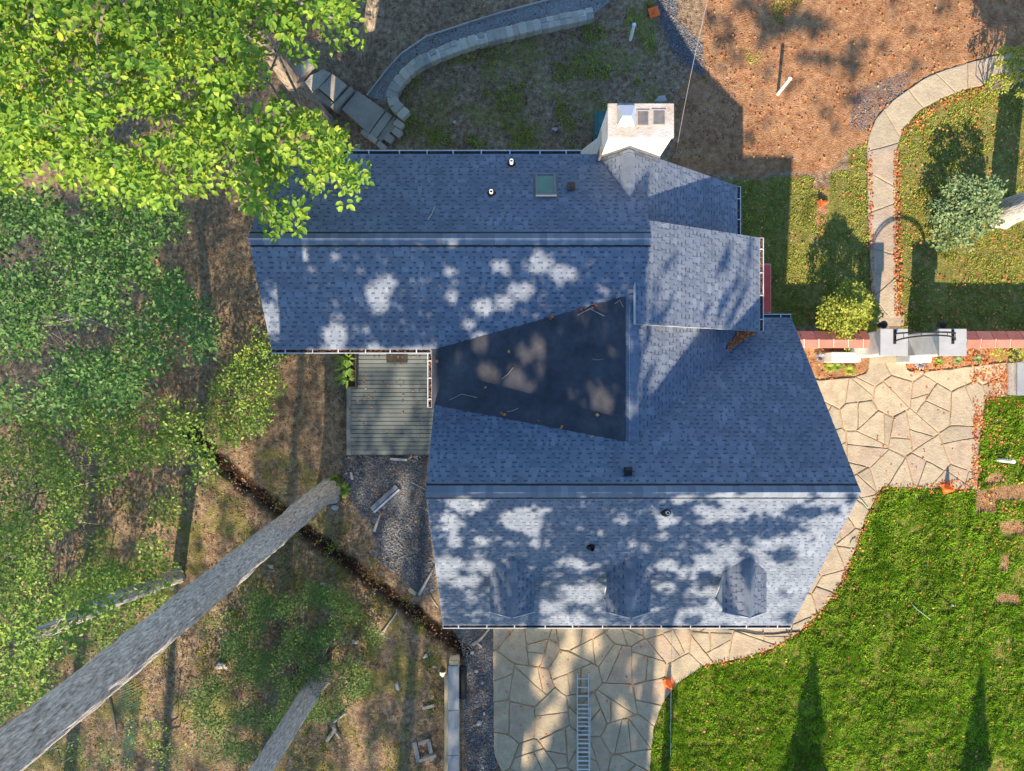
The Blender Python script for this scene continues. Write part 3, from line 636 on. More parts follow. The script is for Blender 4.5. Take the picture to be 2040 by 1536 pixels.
# dormers on the south slope
def zs(y): return SRZ + SS * (y - SRY)       # height of the south slope
def dormer(cx, key):
    hw, ze, zr, yf = .60, 4.72, 5.18, -6.44
    yb = SRY + (zr - SRZ) / SS; ye = SRY + (ze - SRZ) / SS
    mb = MB(); zb = zs(yf) - .05
    # walls: front gable and two cheeks
    vsx = [(cx - hw + .06, yf, zb), (cx + hw - .06, yf, zb), (cx + hw - .06, yf, ze), (cx, yf, zr - .05), (cx - hw + .06, yf, ze),
           (cx - hw + .06, ye + .25, zs(ye) - .1), (cx + hw - .06, ye + .25, zs(ye) - .1), (cx - hw + .06, ye, ze), (cx + hw - .06, ye, ze), (cx, yb, zr - .05)]
    mb.add(vsx, [(0, 1, 2, 3, 4), (0, 4, 7, 5), (1, 6, 8, 2), (4, 3, 9, 7), (3, 2, 8, 9)])
    dm = mb.build('dormer', M['siding'], house)
    # white corner and sill boards along each cheek
    for s in (-1, 1):
        x = cx + s * (hw - .03); m1 = MB()
        m1.bar((x, yf, zs(yf) + .02), (x, ye, ze - .02), .05, .09)
        m1.bar((x, yf - .01, zb), (x, yf - .01, ze), .06, .06); m1.build('corner_board', M['white'], dm)
    s = (zr - ze) / hw; LV = hw + .03
    for q in (-1, 1):
        V = Vector((-q * LV, 0, LV * s)); roof_slope('dormer_roof', dm, (cx + q * LV, yf - .10, ze - .03 * s), (0, 1, 0), V, (yb - yf) + .10, V.length, key=key + q, sub=1)
    ridge_d = MB()
    q0, q1 = Vector((cx, yf - .12, zr + .035)), Vector((cx, yb + .02, zr + .035)); st = .2; nn = int((q1 - q0).y / st)
    for i in range(nn):
        y0, y1 = q0.y + i * st, q0.y + i * st + st * 1.08; w = .13
        ridge_d.add([(cx - w, y0, zr + .03 - w * s), (cx, y0, zr + .035), (cx + w, y0, zr + .03 - w * s), (cx - w, y1, zr + .022 - w * s), (cx, y1, zr + .027), (cx + w, y1, zr + .022 - w * s),
                     (cx - w, y0, zr + .012 - w * s), (cx, y0, zr + .017), (cx + w, y0, zr + .012 - w * s)], [(0, 1, 4, 3), (1, 2, 5, 4), (0, 6, 7, 1), (1, 7, 8, 2)])
    ridge_d.build('ridge_cap', M['cap'], dm)
    m1 = MB()
    for qx in (-1, 1): m1.bar((cx + qx * LV, yf - .11, ze - .08), (cx, yf - .11, zr - .03), .02, .13)
    m1.build('rake_board', M['white'], dm)
    m1 = MB(); m1.box((cx, yf - .02, (zb + ze) / 2 + .1), (.72, .05, .85)); m1.build('window_frame', M['white'], dm)
    m1 = MB(); m1.box((cx, yf - .05, (zb + ze) / 2 + .1), (.60, .02, .72)); m1.build('window_pane', M['glass'], dm)
for i, cx in enumerate((.0, 3.36, 6.71)): dormer(cx, 30 + 5 * i)
# windows and doors of the walls below the eaves
def window(c, d, axis):
    m1 = MB(); dd = (d[0], .06, d[1]) if axis == 'y' else (.06, d[0], d[1]); m1.box(c, dd); w = m1.build('window', M['white'], house)
    for s in (-1, 1):
        m1 = MB(); e = (d[0] - .14, .075, d[1] / 2 - .1) if axis == 'y' else (.075, d[0] - .14, d[1] / 2 - .1)
        m1.box(Vector(c) + Vector((0, 0, s * d[1] / 4)), e); m1.build('pane', M['glass'], w)
for x in (-.6, 2.2, 6.2): window((x, SYS + .35, 1.35), (1.1, 1.3), 'y')
window((SX1 - .25, -5.2, 1.4), (1.0, 1.3), 'x'); window((SX1 - .25, -.2, 1.4), (1.0, 1.3), 'x'); window((SX1 - .25, SRY, 4.6), (.9, 1.2), 'x')
window((SX0 + .25, -5, 1.4), (1.1, 1.3), 'x'); window((NX0 + .22, 3.8, 3.6), (1.0, 1.3), 'x'); window((NX0 + .22, 3.8, .9), (1.0, 1.3), 'x')
for x in (-5., -1.5, 1.0): window((x, NRY + 2.48, 3.6), (1.0, 1.3), 'y')
m1 = MB(); m1.box((-3.9, NRY - 2.52, 1.35), (.95, .06, 2.05)); dr = m1.build('door', M['white'], house)
m1 = MB(); m1.box((-3.9, NRY - 2.55, 1.65), (.6, .04, 1.2)); m1.build('pane', M['glass'], dr)
m1 = MB(); m1.lathe((-3.55, NRY - 2.6, 1.3), [(.03, 0), (.03, .06)], 10); m1.build('handle', M['iron'], dr)

# cellar hatch with two red leaves by the entrance
hz = .5
hatch = empty('cellar_hatch', (7.6, 3.35, hz), 'red sloping cellar hatch with panelled leaves beside the east gutter', 'hatch')
mb = MB()
prf = [(7.0, hz), (8.93, hz), (8.93, hz + .28), (7.0, hz + .95)]
mb.add([(x, 2.50, z) for x, z in prf] + [(x, 4.20, z) for x, z in prf], [(0, 1, 2, 3), (7, 6, 5, 4), (0, 4, 5, 1), (1, 5, 6, 2), (2, 6, 7, 3), (3, 7, 4, 0)]); mb.build('frame', M['redtrim'], hatch)
sl = -.67 / 1.93
for i in range(4):
    y0 = 2.54 + i * .40; m1 = MB(); y1 = y0 + .385
    def hp(x, y, u): return (x, y, hz + .95 + sl * (x - 7.0) + u)
    m1.add([hp(7.02, y0, .0), hp(8.89, y0, .0), hp(8.89, y1, .0), hp(7.02, y1, .0), hp(7.02, y0, .035), hp(8.89, y0, .035), hp(8.89, y1, .035), hp(7.02, y1, .035)], [(4, 5, 6, 7), (0, 1, 5, 4), (1, 2, 6, 5), (2, 3, 7, 6), (3, 0, 4, 7)])
    m1.build('leaf_board', M['red'], hatch)
m1 = MB(); m1.bar(hp(8.25, 3.28, .06), hp(8.45, 3.28, .06), .03, .03); m1.build('handle', M['alu'], hatch)

# ------------------------------------------------------------------ deck with mat and planter
deck = empty('deck', (-4, -.6, .3), 'grey board deck under the gutter beside the north wing', 'deck')
dx0, dx1, dy0, dy1, dz = -5.80, -2.15, -2.42, 1.25, .30
pitch = .1445; k = int((dy1 - dy0 - .15) / pitch)
for i in range(k):
    y = dy0 + .155 + i * pitch
    m1 = MB(); m1.box(((dx0 + .145 + dx1) / 2, y + .068, dz - .0125 + random.uniform(-.0015, .0015)), (dx1 - dx0 - .145, .124, .025)); m1.build('deck_board', M['deck'], deck)
m1 = MB(); m1.box((dx0 + .07, (dy0 + dy1) / 2, dz - .0125), (.138, dy1 - dy0, .025)); m1.build('edge_board', M['deck'], deck)
m1 = MB(); m1.box(((dx0 + dx1) / 2 + .075, dy0 + .075, dz - .0125), (dx1 - dx0 - .155, .14, .025)); m1.build('edge_board', M['deck'], deck)
m1 = MB(); m1.box(((dx0 + dx1) / 2, dy0 - .012, dz - .12), (dx1 - dx0, .022, .2)); m1.box((dx0 - .012, (dy0 + dy1) / 2, dz - .12), (.022, dy1 - dy0, .2))
m1.box(((dx0 + dx1) / 2, (dy0 + dy1) / 2, dz - .10), (dx1 - dx0 - .06, dy1 - dy0 - .06, .12), m=1)  # black fill under the boards stands in for shade in the gaps
for x in (dx0 + .2, dx1 - .3):
    for y in (dy0 + .2, 0, dy1 - .3): m1.box((x, y, -.25), (.14, .14, .8))
m1.build('fascia_board', [M['deck'], M['black']], deck)
o = MB().box(P(791, 707, .31) + Vector((0, 0, .005)), (.74, .55, .018)).build('doormat', M['rubber'], bevel=.006); tag(o, 'black rubber doormat lying on the grey deck', 'doormat')
pl = empty('planter_box', P(700, 737, .3), 'dark rectangular planter box on the left edge of the deck', 'planter')
pc = P(700, 737, .55); mb = MB()
for c, s in (((pc.x - .15, pc.y), (.03, 1.22)), ((pc.x + .15, pc.y), (.03, 1.22)), ((pc.x, pc.y - .595), (.27, .03)), ((pc.x, pc.y + .595), (.27, .03))): mb.box((c[0], c[1], .44), (s[0], s[1], .28))
mb.build('box', M['planter'], pl); MB().box((pc.x, pc.y, .40), (.27, 1.16, .16)).build('soil', M['soil'], pl)

# ------------------------------------------------------------------ leaves and plants
def leaf_arrays(cen, size, tilt=.6, aspect=.62, az=None, droop=.25, rg=rng, updir=None):
    "cen Nx3 -> one folded leaf (4 corners, 2 triangles) at each point"
    n = len(cen); size = np.broadcast_to(size, n)[:, None]
    az = rg.uniform(0, 2 * np.pi, n) if az is None else az
    nrm = np.stack([rg.normal(0, tilt, n), rg.normal(0, tilt, n), np.ones(n)], 1)
    if updir is not None: nrm = nrm + updir
    nrm /= np.linalg.norm(nrm, axis=1)[:, None]
    d = np.stack([np.cos(az), np.sin(az), -droop * np.ones(n)], 1); d -= nrm * (d * nrm).sum(1)[:, None]; d /= np.linalg.norm(d, axis=1)[:, None]
    s = np.cross(nrm, d); w = size * aspect * .5; up = nrm * size * .10
    v = np.stack([cen - d * size * .5, cen + s * w + up - d * size * .05, cen + d * size * .5, cen - s * w + up - d * size * .05], 1).reshape(-1, 3)
    b = np.arange(n)[:, None] * 4
    f = np.concatenate([b + np.array([[0, 2, 1]]), b + np.array([[0, 3, 2]])], 1).reshape(-1, 3)
    return v, f

def leaf6(cen, size, az, tilt=.45, aspect=.62, droop=.4, rg=rng):
    "rounder leaf with a pointed tip: 6 corners, folded along the midrib"
    n = len(cen); size = np.broadcast_to(size, n)[:, None]
    nrm = np.stack([rg.normal(0, tilt, n), rg.normal(0, tilt, n), np.ones(n)], 1); nrm /= np.linalg.norm(nrm, axis=1)[:, None]
    d = np.stack([np.cos(az), np.sin(az), -droop * np.ones(n)], 1); d -= nrm * (d * nrm).sum(1)[:, None]; d /= np.linalg.norm(d, axis=1)[:, None]
    s = np.cross(nrm, d); w = size * aspect * .5; u = nrm * size * .09
    v = np.stack([cen - d * size * .5, cen - d * size * .28 + s * w * .85 + u, cen + d * size * .14 + s * w * .9 + u, cen + d * size * .5 - u, cen + d * size * .14 - s * w * .9 + u, cen - d * size * .28 - s * w * .85 + u], 1).reshape(-1, 3)
    b = np.arange(n)[:, None] * 6
    return v, np.concatenate([b + np.array([q]) for q in ((0, 2, 1), (0, 3, 2), (0, 4, 3), (0, 5, 4))], 1).reshape(-1, 3)

def foliage(name, cen, size, m, parent, **kw):
    v, f = leaf_arrays(cen, size, **kw)
    o = fast(name, v - np.array(world_loc(parent)) if parent is not None else v, f, m, parent)
    return tag(o, kind='stuff')

def fans(centers, n, spread, rg=rng, flat=.45):
    "clusters: n leaves round each centre, radiating; returns positions and azimuths"
    c = np.repeat(np.asarray(centers), n, 0); k = len(c)
    a = rg.uniform(0, 2 * np.pi, k); r = spread * np.sqrt(rg.uniform(.02, 1, k))
    return c + np.stack([np.cos(a) * r, np.sin(a) * r, rg.normal(0, spread * flat, k)], 1), a + rg.normal(0, .5, k)

def px_samples(poly, n, rg=rng, holes=(), warp=None):
    xs = [p[0] for p in poly]; ys = [p[1] for p in poly]; out = []
    while sum(len(o) for o in out) < n:
        q = np.stack([rg.uniform(min(xs), max(xs), 4 * n), rg.uniform(min(ys), max(ys), 4 * n)], 1); k = in_poly(q[:, 0], q[:, 1], poly)
        for h in holes: k &= ~in_poly(q[:, 0], q[:, 1], h)
        if warp is not None: k &= warp(q)
        out.append(q[k])
    return np.concatenate(out)[:n]

def at_height(q, z): return np.stack([(q[:, 0] - 1020) * (H - z) / F, (768 - q[:, 1]) * (H - z) / F, z], 1)

def bark_tube(name, pts, rad, m, parent, around=36, step=.16, ridge_amp=.06, flare=0., seed=0):
    pts = [Vector(p) for p in pts]; L = [0]
    for a, b in zip(pts, pts[1:]): L.append(L[-1] + (b - a).length)
    n = max(6, int(L[-1] / step)); vs_, fs_, gr_ = [], [], []; off = world_loc(parent) if parent is not None else Vector((0, 0, 0))
    for i in range(n + 1):
        s = L[-1] * i / n; j = max(k for k in range(len(pts)) if L[k] <= s + 1e-6); j = min(j, len(pts) - 2); t = (s - L[j]) / max(L[j + 1] - L[j], 1e-6)
        p = pts[j].lerp(pts[j + 1], t); d = (pts[j + 1] - pts[j]).normalized(); r = rad[j] + (rad[j + 1] - rad[j]) * t
        x = d.cross(Vector((0, 1, 0))).normalized(); y = d.cross(x)
        for k in range(around):
            a = 2 * math.pi * k / around; u = Vector((math.cos(a), math.sin(a), 0))
            q = mnoise.noise(Vector((u.x * 3.2 / max(r, .05) * .35, u.y * 3.2 / max(r, .05) * .35, s * .9 + seed)))
            q2 = mnoise.noise(Vector((u.x * 11 * r / .5 * .5, u.y * 11 * r / .5 * .5, s * 2.2 + seed)))
            fl = 1 + flare * math.exp(-s / .35) * (1 + .35 * math.sin(5 * a + seed))
            gr_ += [u.x * max(r, .12), u.y * max(r, .12), s * .17 + seed]
            vs_.append(p + (x * u.x + y * u.y) * r * fl * (1 + ridge_amp * q + ridge_amp * .9 * q2) - off)
    for i in range(n):
        for k in range(around): fs_.append((i * around + k, i * around + (k + 1) % around, (i + 1) * around + (k + 1) % around, (i + 1) * around + k))
    o = fast(name, [tuple(v) for v in vs_], fs_, m, parent, smooth=True)
    at = o.data.attributes.new('grain', 'FLOAT_VECTOR', 'POINT'); at.data.foreach_set('vector', np.array(gr_, np.float32)); return o

def limbs(name, segs, m, parent, n=6):
    mb = MB()
    for pts, r0, r1 in segs:
        k = len(pts); mb.tube(pts, [r0 + (r1 - r0) * i / (k - 1) for i in range(k)], n)
    return mb.build(name, m, parent, smooth=True)

def wig(a, b, k=4, amp=.12):
    a = Vector(a); b = Vector(b); L = (b - a).length
    return [a.lerp(b, i / k) + (Vector((random.gauss(0, 1), random.gauss(0, 1), random.gauss(0, .6))) * L * amp * .5 if 0 < i < k else Vector((0, 0, 0))) for i in range(k + 1)]

# big beech whose branches reach over the north wing
def big_tree():
    base = G(645, 246); t = empty('tree', base, 'large beech with yellow-green leaves overhanging the north wing of the house', 'tree')
    top = P(385, -135, 8.8); top2 = Vector((base.x - .5, base.y + .2, 12.5))
    bark_tube('trunk', [base - Vector((0, 0, .3)), base + Vector((-.05, .05, 3)), base + Vector((-.12, .1, 6.4)), base + Vector((-.3, .2, 10)), top2], [.36, .29, .25, .2, .15], M['bark2'], t, flare=.6, seed=3)
    CR = [(-250, -250), (640, -250), (722, 40), (733, 85), (700, 80), (662, 30), (600, 35), (612, 115), (560, 122), (520, 128), (545, 180), (590, 225), (640, 240), (688, 228), (690, 285), (700, 325), (752, 358),
          (700, 372), (690, 412), (648, 352), (618, 400), (600, 455), (540, 470), (520, 440), (555, 420), (505, 425), (470, 370), (425, 440), (405, 400), (330, 405), (210, 400), (120, 350), (-250, 420)]
    hole = [(488, 40), (535, 40), (650, 215), (612, 215), (525, 110)]
    def gaps(q): return np.array([mnoise.noise(Vector((a * .013, b * .013, 4.2))) > -.24 or b < 150 for a, b in q])
    q = px_samples(CR, 1400, holes=[hole], warp=gaps)
    z = 10.2 + rng.normal(0, .9, len(q)) + .9 * np.clip((430 - q[:, 0]) / 430, 0, 1) + .6 * np.clip((250 - q[:, 1]) / 250, -.5, 1)
    c = at_height(q, z); pos, az = fans(c, 17, .27)
    # outer sprays with bigger single leaves: the 300 nearest are leaves of their own
    size = rng.uniform(.085, .175, len(pos)); order = np.argsort(-pos[:, 2] - 0 * pos[:, 0])
    inview = (np.abs(pos[:, 0]) < .70 * (H - pos[:, 2])) & (np.abs(pos[:, 1]) < .52 * (H - pos[:, 2])); order = order[inview[order]]
    single = order[:300]; rest = np.ones(len(pos), bool); rest[single] = False
    v, f = leaf6(pos[rest], size[rest], az[rest]); tag(fast('foliage', v - np.array(base), f, M['leaf1'], t), kind='stuff')
    v, f = leaf6(np.zeros((1, 3)), .15, np.zeros(1), tilt=0, droop=.3); lm = bpy.data.meshes.new('leaf'); lm.from_pydata(v.tolist(), [], f.tolist()); lm.materials.append(M['leaf1'])
    for i in single:
        o = bpy.data.objects.new('leaf', lm); COL.objects.link(o); o.parent = t; o.location = Vector(pos[i]) - base
        o.rotation_euler = (random.gauss(0, .4), random.gauss(.2, .35), az[i]); o.scale = [size[i] / .15] * 3
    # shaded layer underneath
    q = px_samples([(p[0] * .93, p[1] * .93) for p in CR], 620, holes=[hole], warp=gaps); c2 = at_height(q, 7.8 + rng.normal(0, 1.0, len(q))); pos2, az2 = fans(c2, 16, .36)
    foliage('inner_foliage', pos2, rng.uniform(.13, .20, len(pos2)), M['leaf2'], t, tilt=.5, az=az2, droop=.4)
    segs = []; hub = [base + Vector((-.1, .1, 5.5)), base + Vector((-.2, .15, 7.2)), base + Vector((-.35, .2, 9)), top2]
    for i in range(46):
        e = Vector(c[rng.integers(len(c))]); h = hub[min(3, int(abs(e.z - 6) / 1.6))]
        segs.append((wig(h, e - Vector((0, 0, .12)), 6, .10), .055 if i % 3 else .09, .012))
    limbs('branch', segs, M['twig'], t)
big_tree()

def tree(name, label, cat, base, crown, nclus, zr, per, spread, size, m, trunk_pts=None, trunk_r=None, bark='bark', holes=(), gap=-.3, nl=14, group=None, aspect=.6, seed=1, stem_top=None, gscale=.014):
    t = empty(name, base, label, cat, group)
    if trunk_pts: bark_tube('trunk', trunk_pts, trunk_r, M[bark], t, flare=.35, seed=seed)
    q = px_samples(crown, nclus, holes=holes, warp=(lambda q: np.array([mnoise.noise(Vector((a * gscale, b * gscale, seed * 3.7))) > gap for a, b in q])))
    z = rng.uniform(zr[0], zr[1], len(q)); gg = np.array([G(*p).z for p in q]); c = at_height(q, np.maximum(z, gg + .25)); pos, az = fans(c, per, spread, flat=.28)
    foliage('foliage', pos, rng.uniform(size[0], size[1], len(pos)), m, t, tilt=.5, aspect=aspect, az=az, droop=.3)
    st = Vector(stem_top) if stem_top is not None else Vector(base) + Vector((0, 0, max(.3, zr[0] * .6)))
    segs = [([Vector(base) - Vector((0, 0, .1)), Vector(base).lerp(st, .5) + Vector((.04, .03, 0)), st], .05, .04)] if not trunk_pts else []
    for i in range(nl): segs.append((wig(st, Vector(c[rng.integers(len(c))]) - Vector((0, 0, .05)), 5, .14), .03, .007))
    limbs('branch', segs, M['twig'], t)
    return t

b = G(180, 640)
tree('tree', 'dark green understory tree spreading below the overhanging beech', 'tree', b, [(-150, 330), (60, 340), (330, 370), (370, 470), (395, 560), (420, 610), (430, 690), (395, 715), (350, 690), (310, 740), (260, 800), (190, 830), (-150, 830)],
     1250, (2.6, 7.4), 17, .42, (.08, .165), M['leaf6'], [b - Vector((0, 0, .3)), b + Vector((.1, 0, 3)), b + Vector((.1, .1, 5.6))], [.12, .09, .05], gap=-.2, nl=34, stem_top=b + Vector((.1, .1, 4)), seed=2)
b = G(470, 800)
tree('sapling', 'leafy green sapling between the wood and the planks of the deck', 'sapling', b, [(400, 870), (425, 770), (480, 700), (515, 658), (570, 712), (560, 775), (530, 850), (470, 880)],
     210, (.5, 2.3), 15, .32, (.07, .135), M['leaf2'], gap=-.35, nl=12, seed=5, gscale=.02)
b = G(150, 980)
tree('sapling', 'thin scattered sapling over sunlit leaf litter at the left', 'sapling', b, [(-120, 800), (240, 800), (400, 820), (440, 900), (400, 960), (340, 1010), (330, 1110), (220, 1190), (-120, 1190)],
     1150, (.8, 4.6), 12, .44, (.09, .15), M['leaf2'], gap=-.14, nl=10, seed=8, stem_top=b + Vector((.2, .3, 2.4)))
b = G(120, 1300)
tree('sapling', 'green sapling thicket filling the ground above the big leaning trunk', 'sapling', b, [(-120, 1150), (200, 1130), (330, 1120), (350, 1160), (290, 1230), (200, 1300), (90, 1380), (-20, 1430), (-120, 1430)],
     620, (.6, 3.8), 13, .42, (.10, .16), M['leaf2'], gap=-.3, nl=20, seed=12)
b = G(600, 1330)
tree('shrub', 'low wide green shrub with fine leaves around the grey trunk', 'shrub', b, [(400, 1290), (440, 1200), (520, 1170), (600, 1160), (690, 1180), (760, 1270), (740, 1350), (720, 1420), (650, 1430), (570, 1460), (500, 1520), (400, 1500), (370, 1380)],
     1250, (.25, 1.5), 13, .30, (.06, .10), M['leaf3'], gap=-.03, nl=34, seed=15, gscale=.024)
b = G(330, 1480)
tree('shrub', 'small bright green shrub beside the roll of netting', 'shrub', b, [(250, 1430), (330, 1440), (390, 1490), (370, 1560), (250, 1560)], 46, (.3, 1.4), 14, .2, (.06, .10), M['leaf2'], gap=-.4, nl=8, seed=16)
b = G(90, 1490)
tree('shrub', 'dark green bush at the foot of the slope in the corner', 'shrub', b, [(-100, 1440), (60, 1440), (230, 1470), (250, 1580), (-100, 1580)], 120, (.3, 2.2), 14, .25, (.06, .11), M['leaf3'], gap=-.35, nl=8, seed=17)

# the big grey trunk that rises past the camera, and three more trunks
base = G(656, 979); t = empty('tree', base, 'tall tree with a thick bare grey trunk leaning past the roof', 'tree')
tp = [base - Vector((0, 0, .3)), base + Vector((-.02, .0, 1.5))] + [P(x, y, z) for x, y, z in ((574, 1044, 3.4), (440, 1155, 9.0), (285, 1282, 12.8), (80, 1450, 16.0), (-120, 1610, 17.9), (-420, 1840, 19.6))]
bark_tube('trunk', tp, [.40, .37, .36, .345, .325, .275, .24, .20], M['bark'], t, around=72, step=.06, ridge_amp=.10, flare=.42, seed=9)
c = tp[-1] + Vector((-2, -1.8, 1.2)); cc = np.array(c) + rng.normal(0, 1, (130, 3)) * np.array([1.5, 1.2, .7]); cc = cc[(np.abs(cc[:, 0]) > .80 * (H - cc[:, 2])) & (cc[:, 2] < 24)]
pos, az = fans(cc, 14, .35); foliage('crown', pos, .14, M['leaf2'], t, az=az)
base = G(352, 1150); t = empty('tree', base, 'slender grey trunk hidden among leaves beside a pale block', 'tree')
bark_tube('trunk', [base - Vector((0, 0, .3)), P(240, 1190, 4.2), P(100, 1252, 6.6), P(20, 1290, 7.6)], [.25, .22, .19, .15], M['bark'], t, flare=.3, seed=21)
q = px_samples([(-100, 1180), (60, 1215), (165, 1195), (245, 1165), (230, 1215), (130, 1240), (150, 1290), (60, 1330), (-100, 1400)], 130); cc = at_height(q, rng.uniform(7.6, 10, len(q))); pos, az = fans(cc, 14, .26); foliage('crown', pos, .12, M['leaf2'], t, az=az)
limbs('branch', [(wig(P(60, 1270, 7.0), Vector(cc[i]), 4, .1), .03, .008) for i in range(0, 130, 9)], M['twig'], t)
base = G(640, 1345); t = empty('tree', base, 'grey trunk rising out of the low wide shrub', 'tree')
bark_tube('trunk', [base - Vector((0, 0, .3)), P(590, 1425, 2.6), P(515, 1545, 5.6), P(420, 1690, 8.5)], [.34, .31, .29, .25], M['bark'], t, around=48, step=.1, flare=.3, seed=27)
cc = np.array(P(380, 1760, 9.5)) + rng.normal(0, 1, (50, 3)) * .6; pos, az = fans(cc, 14, .3); foliage('crown', pos, .12, M['leaf2'], t, az=az)
base = G(722, 118); t = empty('tree', base, 'tan trunk above the stone steps reaching out of the frame', 'tree')
bark_tube('trunk', [base - Vector((0, 0, .3)), P(733, 70, 1.6), P(745, -10, 3.6), P(760, -160, 6.2)], [.22, .21, .19, .16], M['bark2'], t, flare=.4, seed=31)
cc = np.array(P(760, -300, 7.)) + rng.normal(0, 1, (60, 3)) * .6; pos, az = fans(cc, 14, .3); foliage('crown', pos, .12, M['leaf2'], t, az=az)
base = G(1992, 428); t = empty('tree', base, 'thick grey trunk at the edge of the leaf-strewn lawn', 'tree')
bark_tube('trunk', [base - Vector((0, 0, .3)), base + Vector((.05, .06, 3)), base + Vector((.2, .2, 7)), base + Vector((.3, .4, 11))], [.46, .42, .38, .3], M['bark'], t, around=48, step=.1, flare=.3, seed=35)
cc = np.array(base + Vector((.5, .6, 14))) + rng.normal(0, 1, (110, 3)) * np.array([1.7, 1.7, 1.2]); cc = cc[np.abs(cc[:, 0]) > .85 * (H - cc[:, 2])]; pos, az = fans(cc, 14, .35); foliage('crown', pos, .14, M['leaf2'], t, az=az)

# garden shrubs
def shrub(label, cx, cy, hgt, blobs, size, m, n, per=14, spread=.13, seed=1, cat='shrub', name='shrub', nl=14):
    base = G(cx, cy); t = empty(name, base, label, cat); rg = np.random.default_rng(seed); cs = []
    for (ox, oy, oz, r, k) in blobs:
        d = rg.normal(0, 1, (k, 3)); d /= np.linalg.norm(d, axis=1)[:, None]; d[:, 2] = np.abs(d[:, 2]) * .9 - .15
        cs.append(np.array(base) + np.array([ox, oy, oz]) + d * r * rg.uniform(.72, 1.05, k)[:, None])
    c = np.concatenate(cs); c[:, 2] = np.maximum(c[:, 2], base.z + .08); pos, az = fans(c, per, spread, rg)
    foliage('foliage', pos, rg.uniform(size[0], size[1], len(pos)), m, t, az=az, tilt=.5, droop=.1, rg=rg, aspect=.55)
    segs = [(wig(base, Vector(c[rg.integers(len(c))]), 4, .12), .022, .006) for _ in range(nl)]
    limbs('stem', segs, M['twig'], t); return t
shrub('rounded lime-green shrub beside the white gate pier', 1654, 642, 2.2, [(-.35, .15, 1.2, .62, 60), (.1, .75, 1.3, .5, 46), (.75, .1, 1.0, .5, 44), (.0, -.15, 1.0, .62, 70), (.25, .42, 1.35, .45, 42), (-.42, -.05, .8, .42, 34), (.5, -.1, .7, .5, 44), (-.05, .3, 1.75, .34, 26), (.62, .62, 1.1, .3, 18), (.3, -.45, .6, .45, 30)], (.08, .13), M['leaf4'], 0, 15, .14, 3)
shrub('loose grey-green shrub with bare twigs on the right-hand lawn', 1886, 430, 2, [(0, 0, .8, .75, 60), (.5, .45, 1.2, .5, 36), (-.55, -.1, .7, .5, 32), (.2, -.7, .6, .55, 34), (.75, -.2, .8, .5, 30), (-.2, .55, 1.1, .5, 30), (-.35, -.75, .4, .5, 26), (.9, .5, .6, .4, 20)], (.09, .15), M['leaf5'], 0, 14, .19, 4, nl=60)
shrub('yellow-green small tree at the far end of the curved path', 1964, 178, 2.6, [(0, 0, 1.8, .6, 60), (-.3, .35, 1.5, .4, 26), (.2, -.5, 1.4, .5, 30), (.5, .3, 1.6, .6, 40), (-.35, -.3, 1.1, .35, 18)], (.07, .11), M['leaf4'], 0, 14, .13, 6)
shrub('leafy green plant by the wall at the far end of the planting bed', 2010, 703, .5, [(-.5, .05, .25, .28, 16), (0, -.05, .3, .3, 18), (.4, 0, .3, .3, 16)], (.05, .09), M['leaf4'], 0, 10, .1, 7, 'plant', 'plant', 6)
shrub('dead brown round bush in the bed below the tiled wall', 1668, 708, .6, [(0, 0, .3, .3, 34), (.25, 0, .25, .22, 18), (-.2, .02, .2, .2, 12)], (.04, .07), M['fallenbrown'], 0, 9, .1, 8, 'bush', 'bush', 20)
def rosette(label, px, py, n, L, m, lift=.5, group=None):
    base = G(px, py, .02); t = empty('plant', base, label, 'plant', group); mb = MB()
    for i in range(n):
        a = 2 * math.pi * i / n * 1.618 + random.uniform(-.2, .2); u = Vector((math.cos(a), math.sin(a), 0)); w = Vector((-u.y, u.x, 0)) * L * .16; l = L * random.uniform(.7, 1.1)
        p0 = base; p1 = base + u * l * .5 + Vector((0, 0, l * lift)); p2 = base + u * l + Vector((0, 0, l * lift * .6))
        mb.add([p0 - w * .4, p0 + w * .4, p1 + w, p2, p1 - w], [(0, 1, 2, 4), (4, 2, 3)])
    mb.build('blade', m, t); return t
rosette('bright green weed at the foot of the big leaning trunk', 684, 976, 22, .36, M['leaf2'])
rosette('small green weed above the trunk base near the deck', 668, 955, 16, .26, M['leaf2'])
rosette('purple-grey succulent in the bed nearest the house corner', 1632, 712, 16, .24, M['flesh'])
rosette('purple-grey succulent at the rounded end of the planting bed', 1831, 726, 16, .24, M['flesh'])
rosette('grassy light green plant in the middle of the bed', 1650, 732, 18, .26, M['leaf4'])
rosette('fresh green plant next to the brown bush', 1667, 731, 16, .22, M['leaf2'])
rosette('yellowing spiky plant at the bed corner near the step', 1690, 738, 20, .27, M['leaf4'])
rosette('small green plant below the right gate pier', 1868, 722, 14, .2, M['leaf2'])
rosette('pale plant in the bed right of the gate pier', 1905, 718, 14, .2, M['leaf5'])
rosette('grey-leaved plant among the red leaves of the bed', 1945, 716, 14, .2, M['leaf5'])
